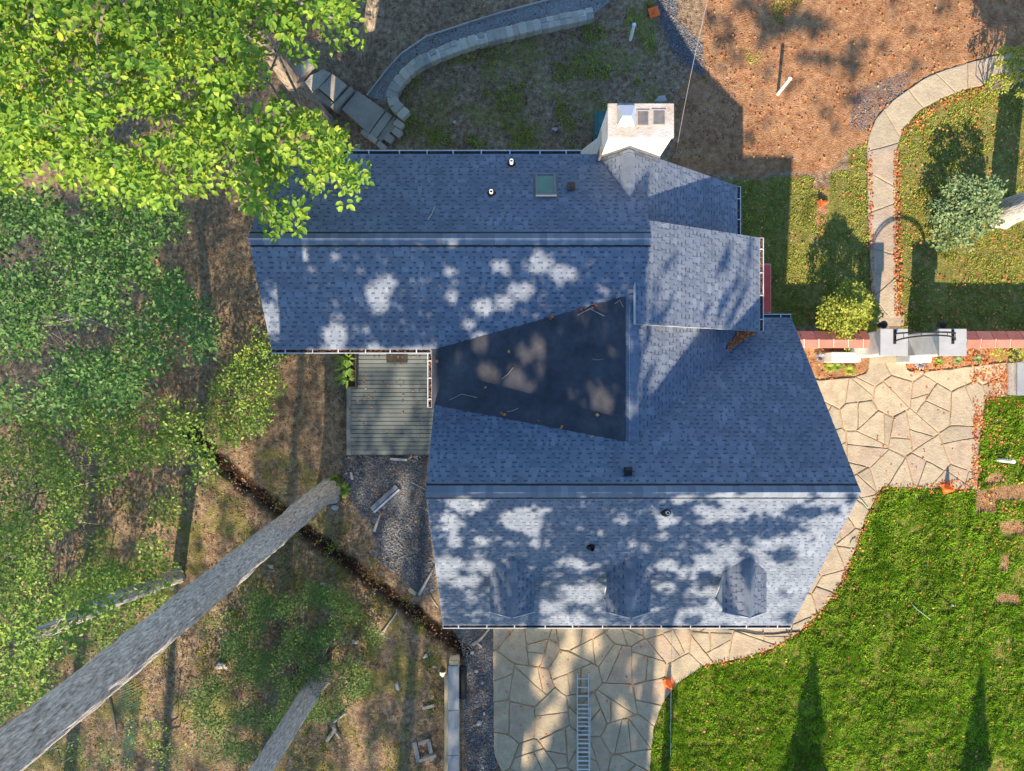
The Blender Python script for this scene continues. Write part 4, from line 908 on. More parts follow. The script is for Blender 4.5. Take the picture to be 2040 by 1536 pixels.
for i, (x, y) in enumerate(((693, 714), (692, 733), (694, 753))):
    p = P(x, y, .58); t = empty('fern', p, ['fern arching from the end of the planter under the gutter', 'fern arching from the middle of the dark planter', 'fern arching from the lower end of the dark planter'][i], 'fern', 'ferns in the planter box'); mb = MB()
    for k in range(17):
        a = random.uniform(0, 2 * math.pi); u = Vector((math.cos(a), math.sin(a), 0)) + Vector((-.35, 0, 0)); L = random.uniform(.25, .46); w = Vector((-u.y, u.x, 0)).normalized() * .03
        q = [p - Vector((0, 0, .12)), p + u * L * .35 + Vector((0, 0, .12)), p + u * L * .75 + Vector((0, 0, .10)), p + u * L * 1.05 + Vector((0, 0, -.04))]
        mb.add([q[0], q[1] + w, q[1] - w, q[2] + w, q[2] - w, q[3]], [(0, 1, 2), (1, 3, 4, 2), (3, 5, 4)])
    mb.build('frond', M['leaf2'], t)

# ------------------------------------------------------------------ stone steps, curved stone wall, gravel path
gp = struct_poly('gravel_path', GPATH, .02, M['gravelsheet'])
edge = empty('path_edging', G(850, 75), 'thin pale edging along the outside of the gravel path', 'edging')
mb = MB(); e = GPATH[:8]
for a, b_ in zip(e, e[1:]): mb.bar(G(*a, .05), G(*b_, .05), .035, .14)
mb.build('edging_strip', M['rock'], edge)
wall = empty('stone_wall', G(880, 110), 'curved low dry-stone wall edging the gravel path', 'stone wall')
WC = [(806, 232), (788, 215), (783, 196), (793, 174), (812, 153), (835, 133), (862, 120), (905, 102), (960, 85), (1010, 73), (1060, 61), (1110, 50), (1150, 42), (1176, 36)]
def along(poly, step):
    out = []; acc = 0; pts = [Vector(p) for p in poly]
    for a, b_ in zip(pts, pts[1:]):
        L = (b_ - a).length
        while acc <= L: out.append((a.lerp(b_, acc / L), (b_ - a).normalized())); acc += step()
        acc -= L
    return out
def stone_block(c, d, l, w, z0, z1, m, parent, name='stone'):
    n = Vector((-d.y, d.x)); pts = []
    for i, j in ((-1, -1), (-.2, -1.08), (.5, -1.0), (1, -.92), (1.03, .3), (.95, 1), (.2, 1.05), (-1, .95), (-1.05, .1)):
        q = Vector(c) + d * (i * l / 2 * random.uniform(.94, 1.0)) + n * (j * w / 2 * random.uniform(.9, 1.02)); pts.append(q)
    mb = MB(); mb.prism([(p.x, p.y) for p in pts], z0, z1 + random.uniform(-.02, .02), .02); return mb.build(name, m, parent)
for p, d in along(WC, lambda: random.uniform(11, 19)):
    g = G(p.x, p.y); g2 = G(p.x + d.x, p.y + d.y); dd = Vector((g2.x - g.x, g2.y - g.y)).normalized(); n = Vector((-dd.y, dd.x))
    sp = random.choice((0, 0, 1))
    if sp:
        for s in (-1, 1): stone_block(Vector((g.x, g.y)) + n * s * .11, dd, .25, .19, g.z - .1, g.z + .34, M['wallstone'], wall)
    else: stone_block(Vector((g.x, g.y)), dd, .27, .40, g.z - .1, g.z + .35, M['wallstone'], wall)
mb = MB()
for a, b_ in zip(WC, WC[1:]): mb.bar(G(*a, .12), G(*b_, .12), .34, .36)
mb.build('mortar', M['grout'], wall)
steps = empty('stone_steps', G(700, 215), 'grey stone steps and landings descending to the house', 'steps')
def Z(pts): return [G(600 + x / 8.083, 130 + y / 8.083) for x, y in pts]
STEP = [([(925, 460), (1370, 755), (1110, 1130), (690, 760)], .26), ([(830, 408), (888, 470), (610, 800), (520, 750)], .38), ([(560, 235), (780, 400), (580, 660), (345, 465)], .50), ([(335, 470), (570, 680), (500, 740), (240, 525)], .42),
        ([(420, 180), (545, 235), (300, 520), (100, 460), (230, 280)], .58), ([(0, 160), (200, 30), (300, 110), (30, 410), (-90, 300)], .70), ([(1380, 765), (1480, 830), (1230, 1190), (1115, 1140)], .14), ([(1490, 825), (1610, 900), (1500, 1040), (1300, 1240), (1235, 1195)], .05),
        ([(790, 1420), (1010, 1170), (1400, 1400), (1390, 1440), (790, 1440)], .03)]
for poly, h in STEP:
    pts = Z(poly); z = pts[0].z; mb = MB()
    q = []
    for a, b_ in zip(pts, pts[1:] + pts[:1]): q += [(a.x, a.y), (a.x + (b_.x - a.x) * .5 + random.uniform(-.015, .015), a.y + (b_.y - a.y) * .5 + random.uniform(-.015, .015))]
    mb.prism(q, z - .2, z + h, .012); mb.build('step', M['steps'], steps)
for (x, y), l, w, an, h in (((1590, 980), .36, .24, 38, .2), ((1560, 1110), .34, .26, 38, .18), ((1430, 1200), .32, .28, 38, .17), ((1050, 1130), .30, .18, 38, .2), ((1170, 1210), .36, .18, 38, .2), ((1310, 1320), .36, .18, 38, .2)):
    g = Z([(x, y)])[0]; a = R(-an); stone_block(Vector((g.x, g.y)), Vector((math.cos(a), math.sin(a))), l, w, g.z - .1, g.z + h, M['steps'], steps)

# ------------------------------------------------------------------ garden wall with tile coping, piers, arch
def coped_wall(label, x0, x1):
    t = empty('garden_wall', ((x0 + x1) / 2, 1.53, 0), label, 'wall'); yr, zr, hw, zd = 1.53, 1.70, .27, .12
    mb = MB(); pr = [(yr - .2, -.1), (yr + .2, -.1), (yr + .2, zr - zd - .03), (yr, zr - .04), (yr - .2, zr - zd - .03)]
    mb.add([(x0, y, z) for y, z in pr] + [(x1, y, z) for y, z in pr], [(0, 1, 2, 3, 4)[::-1], (5, 6, 7, 8, 9), (0, 1, 6, 5), (1, 2, 7, 6), (2, 3, 8, 7), (3, 4, 9, 8), (4, 0, 5, 9)]); mb.build('body', M['stucco'], t)
    mb = MB()
    for s in (-1, 1): mb.add([(x0, yr, zr - .02), (x1, yr, zr - .02), (x1, yr + s * (hw - .01), zr - zd - .02), (x0, yr + s * (hw - .01), zr - zd - .02), (x0, yr + s * (hw - .01), zr - zd - .055), (x1, yr + s * (hw - .01), zr - zd - .055)], [(0, 1, 2, 3), (3, 2, 5, 4)])
    mb.build('mortar_bed', M['grout'], t)
    for s in (-1, 1):
        x = x0 + (.1 if s < 0 else .02)
        while x < x1 - .1:
            w = min(.455, x1 - x - .01); m1 = MB(); q = random.uniform(-.004, .004); sk_ = -.05 * s
            pt = lambda xx, v, u: (xx + sk_ * v, yr + s * (.012 + v * hw), zr - v * zd + u)
            m1.add([pt(x, 0, .0), pt(x + w, 0, .0), pt(x + w, 1, 0), pt(x, 1, 0), pt(x, 0, .022 + q), pt(x + w, 0, .022 + q), pt(x + w, 1, .022), pt(x, 1, .022)], [(4, 5, 6, 7), (0, 1, 5, 4), (1, 2, 6, 5), (2, 3, 7, 6), (3, 0, 4, 7), (3, 2, 1, 0)])
            m1.build('coping_tile', M['tile'], t); x += w + .038
    return t
coped_wall('white garden wall with red tile coping between house and left pier', 8.62, 11.86)
coped_wall('white garden wall with red tile coping right of the gate', 14.5, 24)
def pier(label, cx):
    cy = 1.385; t = empty('gate_pier', (cx, cy, 0), label, 'pier', 'piers beside the garden gate')
    mb = MB(); mb.box((cx, cy, 1.1), (.78, .78, 2.6)); mb.build('body', M['stucco'], t, bevel=.03)
    mb = MB(); mb.box((cx, cy, 2.45), (.885, .875, .10)); mb.build('cap', M['capstone'], t, bevel=.012)
pier('white stucco gate pier with grey cap next to the lime shrub', 12.24); pier('white stucco gate pier with grey cap right of the opening', 14.12)
lw = empty('buttress', (13.6, .85, 0), 'low white buttress in front of the right gate pier', 'buttress')
mb = MB(); mb.box((13.95, .92, .5), (.75, .26, 1.1)); mb.build('body', M['stucco'], lw, bevel=.03)
lw = empty('buttress', (11.5, 1.0, 0), 'low white buttress between left pier and planting bed', 'buttress')
mb = MB(); mb.box((11.55, .98, .35), (1.0, .35, .8)); mb.build('body', M['stucco'], lw, bevel=.03)
arch = empty('garden_arch', (13.18, 1.5, 2.5), 'thin black iron arch spanning the two gate piers', 'arch')
for y0, lean in ((1.66, .0), (1.42, .14)):
    mb = MB(); pts = [(13.18 - .93 * math.cos(a), y0 + lean * math.sin(a), 2.5 + .66 * math.sin(a)) for a in np.linspace(0, math.pi, 19)]; mb.tube(pts, .026, 6); mb.build('hoop', M['iron'], arch)
for x in (12.25, 14.11):
    m1 = MB(); m1.box((x, 1.56, 2.51), (.09, .46, .02)); m1.build('foot_plate', M['iron'], arch)
mb = MB()
for a in (.5, 1.1, 1.57, 2.0, 2.6): mb.bar((13.18 - .93 * math.cos(a), 1.66, 2.5 + .66 * math.sin(a)), (13.18 - .93 * math.cos(a), 1.42 + .14 * math.sin(a), 2.5 + .66 * math.sin(a)), .014, .014)
mb.build('cross_bar', M['iron'], arch)
for i, x in enumerate((12.08, 14.02)):
    p = Vector((x, 1.98, 2.05)); t = empty('wall_lantern', p, ['black lantern on the back of the left gate pier', 'black lantern on the back of the right gate pier'][i], 'lantern', 'lanterns on the gate piers')
    MB().lathe(p, [(.05, -.2), (.09, -.12), (.10, .1), (.13, .12), (.05, .22), (.02, .27)], 12).build('lamp', M['iron'], t); MB().bar(p + Vector((0, 0, .1)), p + Vector((0, -.24, .1)), .03, .03).build('bracket', M['iron'], t)
gs = empty('gate_steps', (12.6, 2.0, .3), 'short pale stone steps up through the gate opening', 'steps')
for y, z, w in ((1.02, .16, 1.0), (1.42, .30, 1.02), (1.83, .42, 1.25), (2.28, .53, 1.25)):
    mb = MB(); mb.box((13.14 - .12 * (y > 1.7), y, z - .12), (w, .44 if y < 1.7 else .40, .26)); mb.build('step', M['flag'], gs, bevel=.012)
bl = empty('stone_slab', G(2018, 755), 'grey slab capping a low wall at the end of the patio', 'slab')
g0 = G(2018, 755); mb = MB(); mb.box((g0.x, g0.y, .22), (.40, 1.12, .46)); mb.build('body', M['stucco'], bl); mb = MB(); mb.box((g0.x, g0.y, .48), (.43, 1.16, .06)); mb.build('cap', M['slate'], bl, bevel=.008)

# ------------------------------------------------------------------ things lying about
bin_ = empty('wheelie_bin', G(1204, 262), 'dark green wheeled bin standing beside the white chimney', 'bin')
g0 = G(1204, 258); bx, by, bz = P(1203, 247, 1.3).x, P(1203, 247, 1.3).y, g0.z
mb = MB(); q0 = [(-.25, -.30), (.25, -.30), (.25, .30), (-.25, .30)]; q1 = [(-.30, -.38), (.30, -.38), (.30, .38), (-.30, .38)]
mb.add([(bx + x, by + y, bz + .08) for x, y in q0] + [(bx + x, by + y, bz + 1.0) for x, y in q1], [(3, 2, 1, 0), (0, 1, 5, 4), (1, 2, 6, 5), (2, 3, 7, 6), (3, 0, 4, 7), (4, 5, 6, 7)]); mb.build('body', M['green_plastic'], bin_)
mb = MB(); mb.box((bx, by + .01, bz + 1.04), (.64, .82, .06)); mb.build('lid', M['green_plastic'], bin_, bevel=.02)
mb = MB(); mb.box((bx, by + .01, bz + 1.08), (.42, .60, .03)); mb.build('lid_panel', M['green_plastic'], bin_, bevel=.01)
MB().bar((bx - .28, by - .45, bz + .98), (bx + .28, by - .45, bz + .98), .035, .035).build('handle', M['green_plastic'], bin_)
for s in (-1, 1): MB().tube([(bx + s * .24, by - .34, bz + .12), (bx + s * .31, by - .34, bz + .12)], .12, 14).build('wheel', M['rubber'], bin_)

def cone(label, px, py, h=.42, lie=None):
    p = G(px, py, .05); t = empty('traffic_cone', p, label, 'cone', 'orange cones')
    if lie is None:
        MB().lathe(p, [(.145, .03), (.115, .06), (.035, h), (.025, h + .01)], 16).build('body', M['orange'], t, smooth=False); MB().box(p + Vector((0, 0, .015)), (.36, .36, .03), .3).build('foot', M['orange'], t, bevel=.008)
    else:
        u = Vector((math.cos(lie), math.sin(lie), 0)); MB().tube([p + Vector((0, 0, .12)), p + u * h + Vector((0, 0, .05))], [.10, .03], 14).build('body', M['orange'], t)
        MB().bar(p - u * .01 + Vector((0, 0, .12)), p - u * .04 + Vector((0, 0, .12)), .24, .2).build('foot', M['orange'], t)
cone('orange cone in red leaves where patio meets lawn', 1884, 972); cone('orange cone beside the patio edge right of the ladder', 1331, 1360)
cone('orange cone lying on bare soil right of the shaded lawn', 1632, 407, .28, .2); cone('red-orange cone near the top edge by the grey gravel', 1302, 26, .3)
def post(label, px, py, h, r, lean=(0, 0)):
    p = G(px, py); t = empty('pipe_post', p, label, 'pipe', 'white pipes standing in the ground')
    e = p + Vector((lean[0], lean[1], h)); MB().tube([p - Vector((0, 0, .1)), e], r, 14).build('pipe', M['pvc'], t); MB().tube([e, e + Vector((0, 0, .03))], r * 1.2, 14).build('pipe_cap', M['pvc'], t)
post('white pipe standing in the green patch near the stone wall', 1256, 80, .75, .055, (.0, .15)); post('white pipe with a long shadow on sunlit soil', 1549, 188, .95, .055, (.05, .12)); post('white pipe leaning over beside the lawn edge', 1982, 916, .35, .06, (.40, -.03))

lad = empty('ladder', G(1161, 1440), 'aluminium ladder lying on the shaded flagstones', 'ladder')
z = .09
for s in (-1, 1):
    MB().bar(P(1161 + s * 11, 1340, z), P(1161 + s * 12, 1610, z), .03, .08).build('rail', M['alu'], lad); MB().bar(P(1163 + s * 12.5, 1408, z + .07), P(1163 + s * 11.5, 1560, z + .07), .03, .05).build('rail', M['alu'], lad)
for i in range(15): MB().bar(P(1150, 1352 + i * 17.2, z), P(1172, 1352 + i * 17.2, z), .045, .035).build('rung', M['alu'], lad)
for i in range(8): MB().bar(P(1152, 1412 + i * 17.2, z + .07), P(1175, 1412 + i * 17.2, z + .07), .05, .03).build('rung', M['alu'], lad)

rw = empty('retaining_wall', G(900, 1430), 'low wall capped with long grey slabs beside the patio gravel', 'wall')
zc = .62
def capx(y0, y1):
    a, b_ = P(892.5, y0, zc), P(914, y1, zc); return ((a.x + b_.x) / 2, (a.y + b_.y) / 2), (abs(b_.x - a.x), abs(a.y - b_.y) - .012)
for y0, y1 in ((1327, 1415), (1415, 1505), (1505, 1610)):
    c, d = capx(y0, y1); MB().box((c[0], c[1], zc - .03), (d[0], d[1], .06)).build('cap_slab', M['slate'], rw, bevel=.006)
c, d = capx(1318, 1615); MB().box((c[0], c[1], .22), (d[0] - .04, d[1] - .05, .68)).build('body', M['wallstone'], rw)
c2, d2 = capx(1348, 1615); MB().box((c2[0] - d[0] / 2 - .075, c2[1], .42), (.13, d2[1], .12)).build('timber_beam', M['timber'], rw, bevel=.008)
MB().box((c[0] + .02, P(0, 1321, zc).y, zc - .06), (d[0] - .06, .16, .10)).build('end_stone', M['timber'], rw, bevel=.02)
g0, g1 = G(922, 1325, .10), G(922, 1388, .10); o = MB().tube([g0, g1], .135, 20).build('drain_pipe', M['black'], smooth=False); tag(o, 'black drain pipe lying in the gravel beside the grey slabs', 'pipe')

def board(name, label, a, b_, w, h, m, cat, dz=.06, group=None):
    o = MB().bar(G(*a, dz), G(*b_, dz), w, h).build(name, m, bevel=.004); return tag(o, label, cat, group)
board('board', 'grey board lying next to its twin on the gravel strip', (741, 1014), (791, 968), .17, .06, M['frame'], 'board'); board('board', 'thin pale-edged board along the gravel strip', (747, 1019), (797, 974), .07, .09, M['alu'], 'board', .08)
board('board', 'short white board lying below the deck', (778, 914), (811, 916), .09, .04, M['rock'], 'board'); board('board', 'small upright pale board near the trunk base', (700, 940), (703, 955), .09, .05, M['rock'], 'board')
board('board', 'small pale board on grass left of the slab wall', (842, 1410), (866, 1404), .11, .04, M['wood'], 'board')
board('board', 'short cut plank at the lower end of the gravel strip', (815, 1172), (829, 1183), .14, .06, M['timber'], 'board')
fr = empty('wooden_frame', G(845, 1492), 'square frame of four grey boards lying on the ground', 'frame')
for a, b_, w, dz in (((826, 1477), (834, 1516), .15, .05), ((854, 1471), (862, 1513), .13, .05), ((834, 1479), (856, 1472), .12, .10), ((836, 1513), (870, 1502), .10, .10)): MB().bar(G(*a, dz), G(*b_, dz), w, .05).build('board', M['wood'], fr)
def stick(label, pts, r, m='stick', name='branch', cat='branch', dz=.05):
    q = [G(*p, dz) for p in pts]; o = MB().tube(q, [r * (1 - .5 * i / (len(q) - 1)) for i in range(len(q))], 7).build(name, M[m], smooth=True); return tag(o, label, cat)
stick('pale fallen branch under the left roof edge', [(835, 1184), (848, 1160), (866, 1128)], .06); stick('bent grey branch lying beside the trench', [(760, 1264), (776, 1240), (791, 1220), (790, 1213)], .04)
stick('thin white stick near the corner of the gutter', [(856, 1184), (864, 1197), (873, 1210)], .022); stick('dead branch lying across the dark gravel under the gutter', [(941, 1284), (958, 1272), (975, 1252)], .06)
stick('forked end of the branch on the dark gravel', [(950, 1280), (960, 1288)], .045); stick('long thin stick poking out beneath the south wing ridge', [(822, 961), (838, 970), (850, 976)], .02)
stick('thin stick poking out beside the roof edge', [(835, 1010), (845, 1012), (853, 1018)], .018); stick('straight pale stick on dirt below the deck corner', [(624, 847), (637, 862)], .02); stick('pale stick leaning at the deck edge', [(672, 788), (690, 807)], .015)
stick('rotten log lying beside the sunlit gravel', [(746, 1058), (752, 1040), (760, 1020)], .06); stick('thin white sapling stem lying in the leaf litter', [(142, 930), (148, 955), (152, 985)], .03); stick('pale stick on the ground below the leaning trunk', [(220, 1390), (228, 1420), (232, 1460)], .035)
dw = empty('driftwood', G(668, 1440), 'forked piece of dead wood with pale branches on the ground', 'dead wood')
for pts, r in (([(640, 1412), (652, 1426), (662, 1438)], .05), ([(662, 1438), (676, 1430), (690, 1416)], .05), ([(662, 1436), (668, 1452), (660, 1462), (652, 1474)], .09), ([(668, 1452), (678, 1468)], .05)):
    q = [G(*p, .08) for p in pts]; MB().tube(q, [r * (1 - .3 * i / (len(q) - 1)) for i in range(len(q))], 7).build('limb', M['stick'], dw, smooth=True)
def rock(label, px, py, w, d, h, m='rock', name='rock', cat='rock', group=None):
    c = G(px, py); pts = [c + Vector((random.uniform(-.5, .5) * w, random.uniform(-.5, .5) * d, random.uniform(-.1, 1) * h)) for _ in range(16)]
    mb = MB().hull(pts); o = mb.build(name, M[m]); return tag(o, label, cat, group)
rock('pale squared block at the foot of the slender trunk', 357, 1136, .34, .34, .28); rock('smaller pale block touching the squared block', 364, 1152, .3, .22, .2)
rock('white crumpled lump on grass at the head of the slab wall', 882, 1343, .22, .24, .15, 'pvc'); rock('grey stone on the dark gravel near the fallen branch', 942, 1299, .16, .12, .1)
rock('pale stone in the middle of the dark gravel', 961, 1359, .13, .13, .1); rock('large white stone lower on the dark gravel', 955, 1440, .22, .2, .12); rock('white stone against the patio edge on gravel', 965, 1420, .12, .14, .1); rock('small stone beside the black drain pipe', 947, 1337, .24, .12, .1); rock('stone near the bottom of the dark gravel', 961, 1526, .12, .16, .1)
rock('pale flat stone on grass above the slab wall', 849, 1307, .22, .24, .12); rock('small stone left of the slab wall end', 866, 1328, .18, .14, .1); rock('pale log-like stone on bare soil beside the shrub', 709, 1277, .28, .2, .14)
rock('grey rock between the shrub and the slab wall', 792, 1364, .16, .38, .14); rock('white stone below the leaning trunk', 643, 1163, .2, .14, .1); rock('pale stone beneath the leaning trunk near grass', 541, 1128, .2, .14, .1); rock('white stone near the base of the leaning trunk', 668, 1012, .3, .26, .12); rock('white stone beside the planter box', 686, 762, .14, .14, .12, 'pvc')
rock('flat tan stone in the yard west of the bin', 1104, 258, .3, .2, .06); rock('pale boulder half buried north of the chimney', 1316, 197, .45, .3, .14); rock('white stones in leaf litter beside the sapling', 441, 1325, .5, .3, .15); rock('small white stone on the yard grass', 905, 244, .16, .14, .08)
net = empty('netting_roll', G(262, 1440), 'crumpled green plastic netting lying on leaf litter', 'netting')
for x0, x1, y0, y1 in ((252, 262, 1345, 1425), (270, 278, 1372, 1480), (258, 270, 1450, 1520)):
    mb = MB(); nn = 15
    for i in range(nn + 1):
        y = y0 + (y1 - y0) * i / nn; sh = -(y - y0) * .12; mb.bar(G(x0 + sh - 7, y + 3, .10), G(x1 + sh + 6, y - 3, .16), .012, .01)
    for k in range(6):
        f = k / 5; mb.bar(G(x0 - 7 + (x1 - x0 + 13) * f, y0, .10 + .06 * f), G(x0 - 7 + (x1 - x0 + 13) * f - (y1 - y0) * .12, y1, .10 + .06 * f), .008, .008)
    mb.build('mesh_sheet', M['net'], net)

def line(name, label, pts, r, m, cat, n=6): return tag(MB().tube(pts, r, n).build(name, M[m], smooth=True), label, cat)
a, b_ = P(1346, 312, 4.0), P(1424, -60, 6.0); line('overhead_cable', 'thin pale cable running from the house corner to the upper edge', [a.lerp(b_, i / 10) - Vector((0, 0, .35 * (1 - (i / 5 - 1) ** 2))) for i in range(11)], .007, 'cable', 'cable')
line('hose', 'dark hose curving from the gutter across the patio', [G(*p, .07) for p in ((1440, 1246), (1452, 1252), (1475, 1256), (1505, 1262), (1540, 1262), (1572, 1258), (1592, 1256))], .022, 'iron', 'hose')
line('hose', 'pale green hose end beside the house gable', [G(*p, .07) for p in ((1708, 988), (1716, 998), (1727, 1012))], .016, 'hose', 'hose'); line('hose', 'curl of pale green hose at the lawn edge', [G(*p, .07) for p in ((1703, 1070), (1696, 1074), (1692, 1082), (1694, 1092), (1699, 1096))], .016, 'hose', 'hose')
line('string_line', 'taut white string across patio and lawn past the cone', [G(1338, 1252, .1), G(1335, 1400, .12), G(1335, 1505, .06)], .008, 'pvc', 'string')
line('hose', 'thin green hose hidden in the long grass', [G(*p, .09) for p in ((1812, 1200), (1824, 1212), (1850, 1232))], .014, 'hose', 'hose')
sp_ = empty('sprinkler', G(1862, 1188), 'thin tripod lawn sprinkler standing in the grass', 'sprinkler'); p = G(1862, 1188)
for a in (0, 2.1, 4.2): MB().bar(p + Vector((0, 0, .95)), p + Vector((.28 * math.cos(a), .28 * math.sin(a), 0)), .016, .016).build('leg', M['iron'], sp_)
MB().lathe(p + Vector((0, 0, .95)), [(.02, 0), (.035, .03), (.03, .10), (.01, .12)], 10).build('head', M['alu'], sp_)
st_ = line('post', 'dark stake standing near the trees with long shadow', [G(1985, 905, 0), G(1985, 905, .3)], .02, 'iron', 'stake')

# ------------------------------------------------------------------ grass, fallen leaves, gravel
def blades(poly_list, n, hgt, m, name, label, ridge_n=None, spread=1., wid=.012, seed=1, dens=None):
    rg = np.random.default_rng(seed); pts = []
    for poly, k in poly_list:
        q = px_samples(poly, k, rg, warp=dens); g = at_height(q, np.zeros(len(q)))
        z = gz(g[:, 0], g[:, 1]); g = at_height(q, z); z = gz(g[:, 0], g[:, 1]); g[:, 2] = z; pts.append(g)
    p = np.concatenate(pts); k = len(p); a = rg.uniform(0, 2 * np.pi, k); l = rg.uniform(hgt[0], hgt[1], k)
    nz = np.array([mnoise.noise(Vector((x * 1.1, y * 1.1, 7.))) for x, y in p[:, :2]]); nz2 = np.array([mnoise.noise(Vector((x * 4.2, y * 4.2, 1.))) for x, y in p[:, :2]]); l *= np.clip(1 + .6 * nz + 1.1 * nz2, .3, 2.2); la = a * .3 + nz * 5
    d = np.stack([np.cos(la + a * .4), np.sin(la + a * .4)], 1); bend = rg.uniform(.35, 1.1, k)[:, None] * l[:, None] * d
    w = np.stack([-np.sin(a), np.cos(a)], 1) * wid * rg.uniform(.7, 1.4, k)[:, None]; p[:, 2] -= .01
    v = np.zeros((k, 5, 3)); v[:, 0, :2] = p[:, :2] - w; v[:, 1, :2] = p[:, :2] + w; v[:, 2, :2] = p[:, :2] + bend * .45 + w * .8; v[:, 3, :2] = p[:, :2] + bend * .45 - w * .8; v[:, 4, :2] = p[:, :2] + bend
    v[:, 0, 2] = v[:, 1, 2] = p[:, 2]; v[:, 2, 2] = v[:, 3, 2] = p[:, 2] + l * .65; v[:, 4, 2] = p[:, 2] + l
    b = np.arange(k)[:, None] * 5; f = np.concatenate([b + np.array([[0, 1, 2]]), b + np.array([[0, 2, 3]]), b + np.array([[3, 2, 4]])], 1).reshape(-1, 3)
    o = fast(name, v.reshape(-1, 3), f, m); return tag(o, label, 'grass', kind='stuff')
BARE = [[(1943, 975), (2050, 962), (2050, 995), (1984, 997), (1984, 1022), (1943, 1020)], [(1990, 1040), (2050, 1034), (2050, 1068), (1996, 1064)], [(1992, 1105), (2012, 1105), (2008, 1140), (1990, 1138)], [(1985, 1180), (2030, 1186), (2030, 1200), (1985, 1202)], [(1965, 945), (1990, 940), (2004, 960), (1962, 968)]]
def not_bare(q):
    k = np.ones(len(q), bool)
    for b in BARE: k &= ~(in_poly(q[:, 0], q[:, 1], b) & (rng.uniform(0, 1, len(q)) < .93))
    k &= np.array([mnoise.noise(Vector((a * .012, b * .012, 3.3))) + .5 * mnoise.noise(Vector((a * .05, b * .05, 1.3))) < .38 + .4 * random.random() for a, b in q])
    return k
LS = [(min(x, 2080), min(y, 1580)) for x, y in LAWN_S]
blades([(LS, 150000)], 0, (.05, .12), M['grass'], 'lawn_grass', 'lush green lawn grass around the curved patio', dens=not_bare)
LE = [(min(x, 2075), y) for x, y in LAWN_E]
def patchy(q): return np.array([mnoise.noise(Vector((a * .022, b * .022, 1.7))) > -.32 + .25 * random.random() and not (random.random() < .75 and (a % 37 < 3.5 or (b + (a // 37 % 2) * 55) % 110 < 4)) for a, b in q])
blades([(LE, 30000), (LAWN_W, 20000)], 0, (.03, .07), M['grass2'], 'thin_grass', 'thin mown grass on both sides of the curved path', seed=2, dens=patchy)
def yardd(q): return np.array([mnoise.noise(Vector((a * .017, b * .017, 5.7))) + .4 * mnoise.noise(Vector((a * .05, b * .05, 2.))) > .05 + .25 * random.random() for a, b in q])
blades([([(790, 215), (830, 150), (960, 95), (1180, 45), (1240, 60), (1260, -10), (1300, -10), (1310, 120), (1180, 300), (800, 305)], 9000), ([(640, 900), (700, 1020), (880, 1290), (880, 1560), (380, 1560), (400, 1000), (520, 930)], 9000),
        ([(1480, -10), (1600, 0), (1560, 130), (1480, 130)], 700)], 0, (.03, .08), M['grass2'], 'wild_grass', 'patches of rough grass on the bare yard', seed=3, dens=yardd, wid=.014)

def litter(name, label, specs, m, size, seed, dz=.02):
    rg = np.random.default_rng(seed); P_ = []
    for poly, n, cl in specs:
        q = px_samples(poly, n, rg, warp=(lambda q: np.array([mnoise.noise(Vector((a * .03, b * .03, seed))) > cl * (1 - 2 * random.random()) + .0 if cl else True for a, b in q])) if cl else None)
        g = at_height(q, np.zeros(len(q))); z = gz(g[:, 0], g[:, 1]); g = at_height(q, z); g[:, 2] = z + dz + rg.uniform(0, .03, len(q)); P_.append(g)
    p = np.concatenate(P_); v, f = leaf_arrays(p, rg.uniform(size[0], size[1], len(p)), tilt=.3, aspect=.8, droop=0, rg=rg); o = fast(name, v, f, m); return tag(o, label, 'leaves', kind='stuff')
EDGE = [(1946, 974), (1955, 880), (1968, 800), (1935, 790), (1935, 960), (1895, 955), (1830, 966), (1757, 966), (1740, 986), (1716, 1036), (1700, 1085), (1676, 1150), (1636, 1206), (1588, 1254), (1538, 1286), (1478, 1306), (1398, 1322), (1402, 1332), (1482, 1317), (1544, 1296), (1598, 1263), (1650, 1212), (1690, 1152), (1714, 1087), (1727, 1042), (1750, 992), (1762, 975), (1895, 985)]
litter('red_leaves', 'fallen red and orange leaves on lawns, path edges and sunlit soil',
       [(TAN[:-4] + [(1475, 312), (1475, 170), (1420, 100)], 2300, .6), (LE, 950, .6), (LAWN_W, 230, .3), ([(1727, 300), (1736, 300), (1742, 630), (1732, 630)], 160, 0), ([(1778, 300), (1792, 300), (1796, 630), (1780, 630)], 420, 0), ([(1785, 270), (1850, 215), (1980, 165), (1980, 175), (1855, 225), (1798, 275)], 160, 0),
        (LS, 520, 0), (EDGE, 620, 0), ([(1930, 740), (2004, 724), (2004, 790), (1960, 800), (1950, 975), (1930, 960), (1940, 880)], 420, .4), ([(1946, 974), (1960, 800), (2060, 790), (2060, 1100), (1960, 1100)], 330, .4), (BED_B, 330, .2), (BED_A, 60, 0), (PATIO[5:18], 40, 0), ([(990, 1260), (1290, 1260), (1290, 1530), (990, 1530)], 70, 0)], M['fallen'], (.055, .10), 21, .05)
litter('brown_leaves', 'brown and ochre leaf litter under the trees and over the yard',
       [([(-60, 380), (500, 400), (560, 700), (690, 700), (690, 910), (700, 1000), (900, 1290), (880, 1560), (-60, 1560)], 6500, .4), ([(560, 0), (1420, -10), (1475, 170), (1475, 320), (1350, 320), (800, 305), (690, 300), (600, 110)], 2600, .3), (WGRAVEL, 260, .2), (SGRAVEL, 200, .2)]
       + [([(a[0] - 12, a[1] + 4), (b_[0] - 12, b_[1] + 4), (b_[0] + 14, b_[1] - 8), (a[0] + 14, a[1] - 8)], 42, 0) for a, b_ in zip(TRENCH, TRENCH[1:])], M['fallenbrown'], (.045, .085), 22, .03)
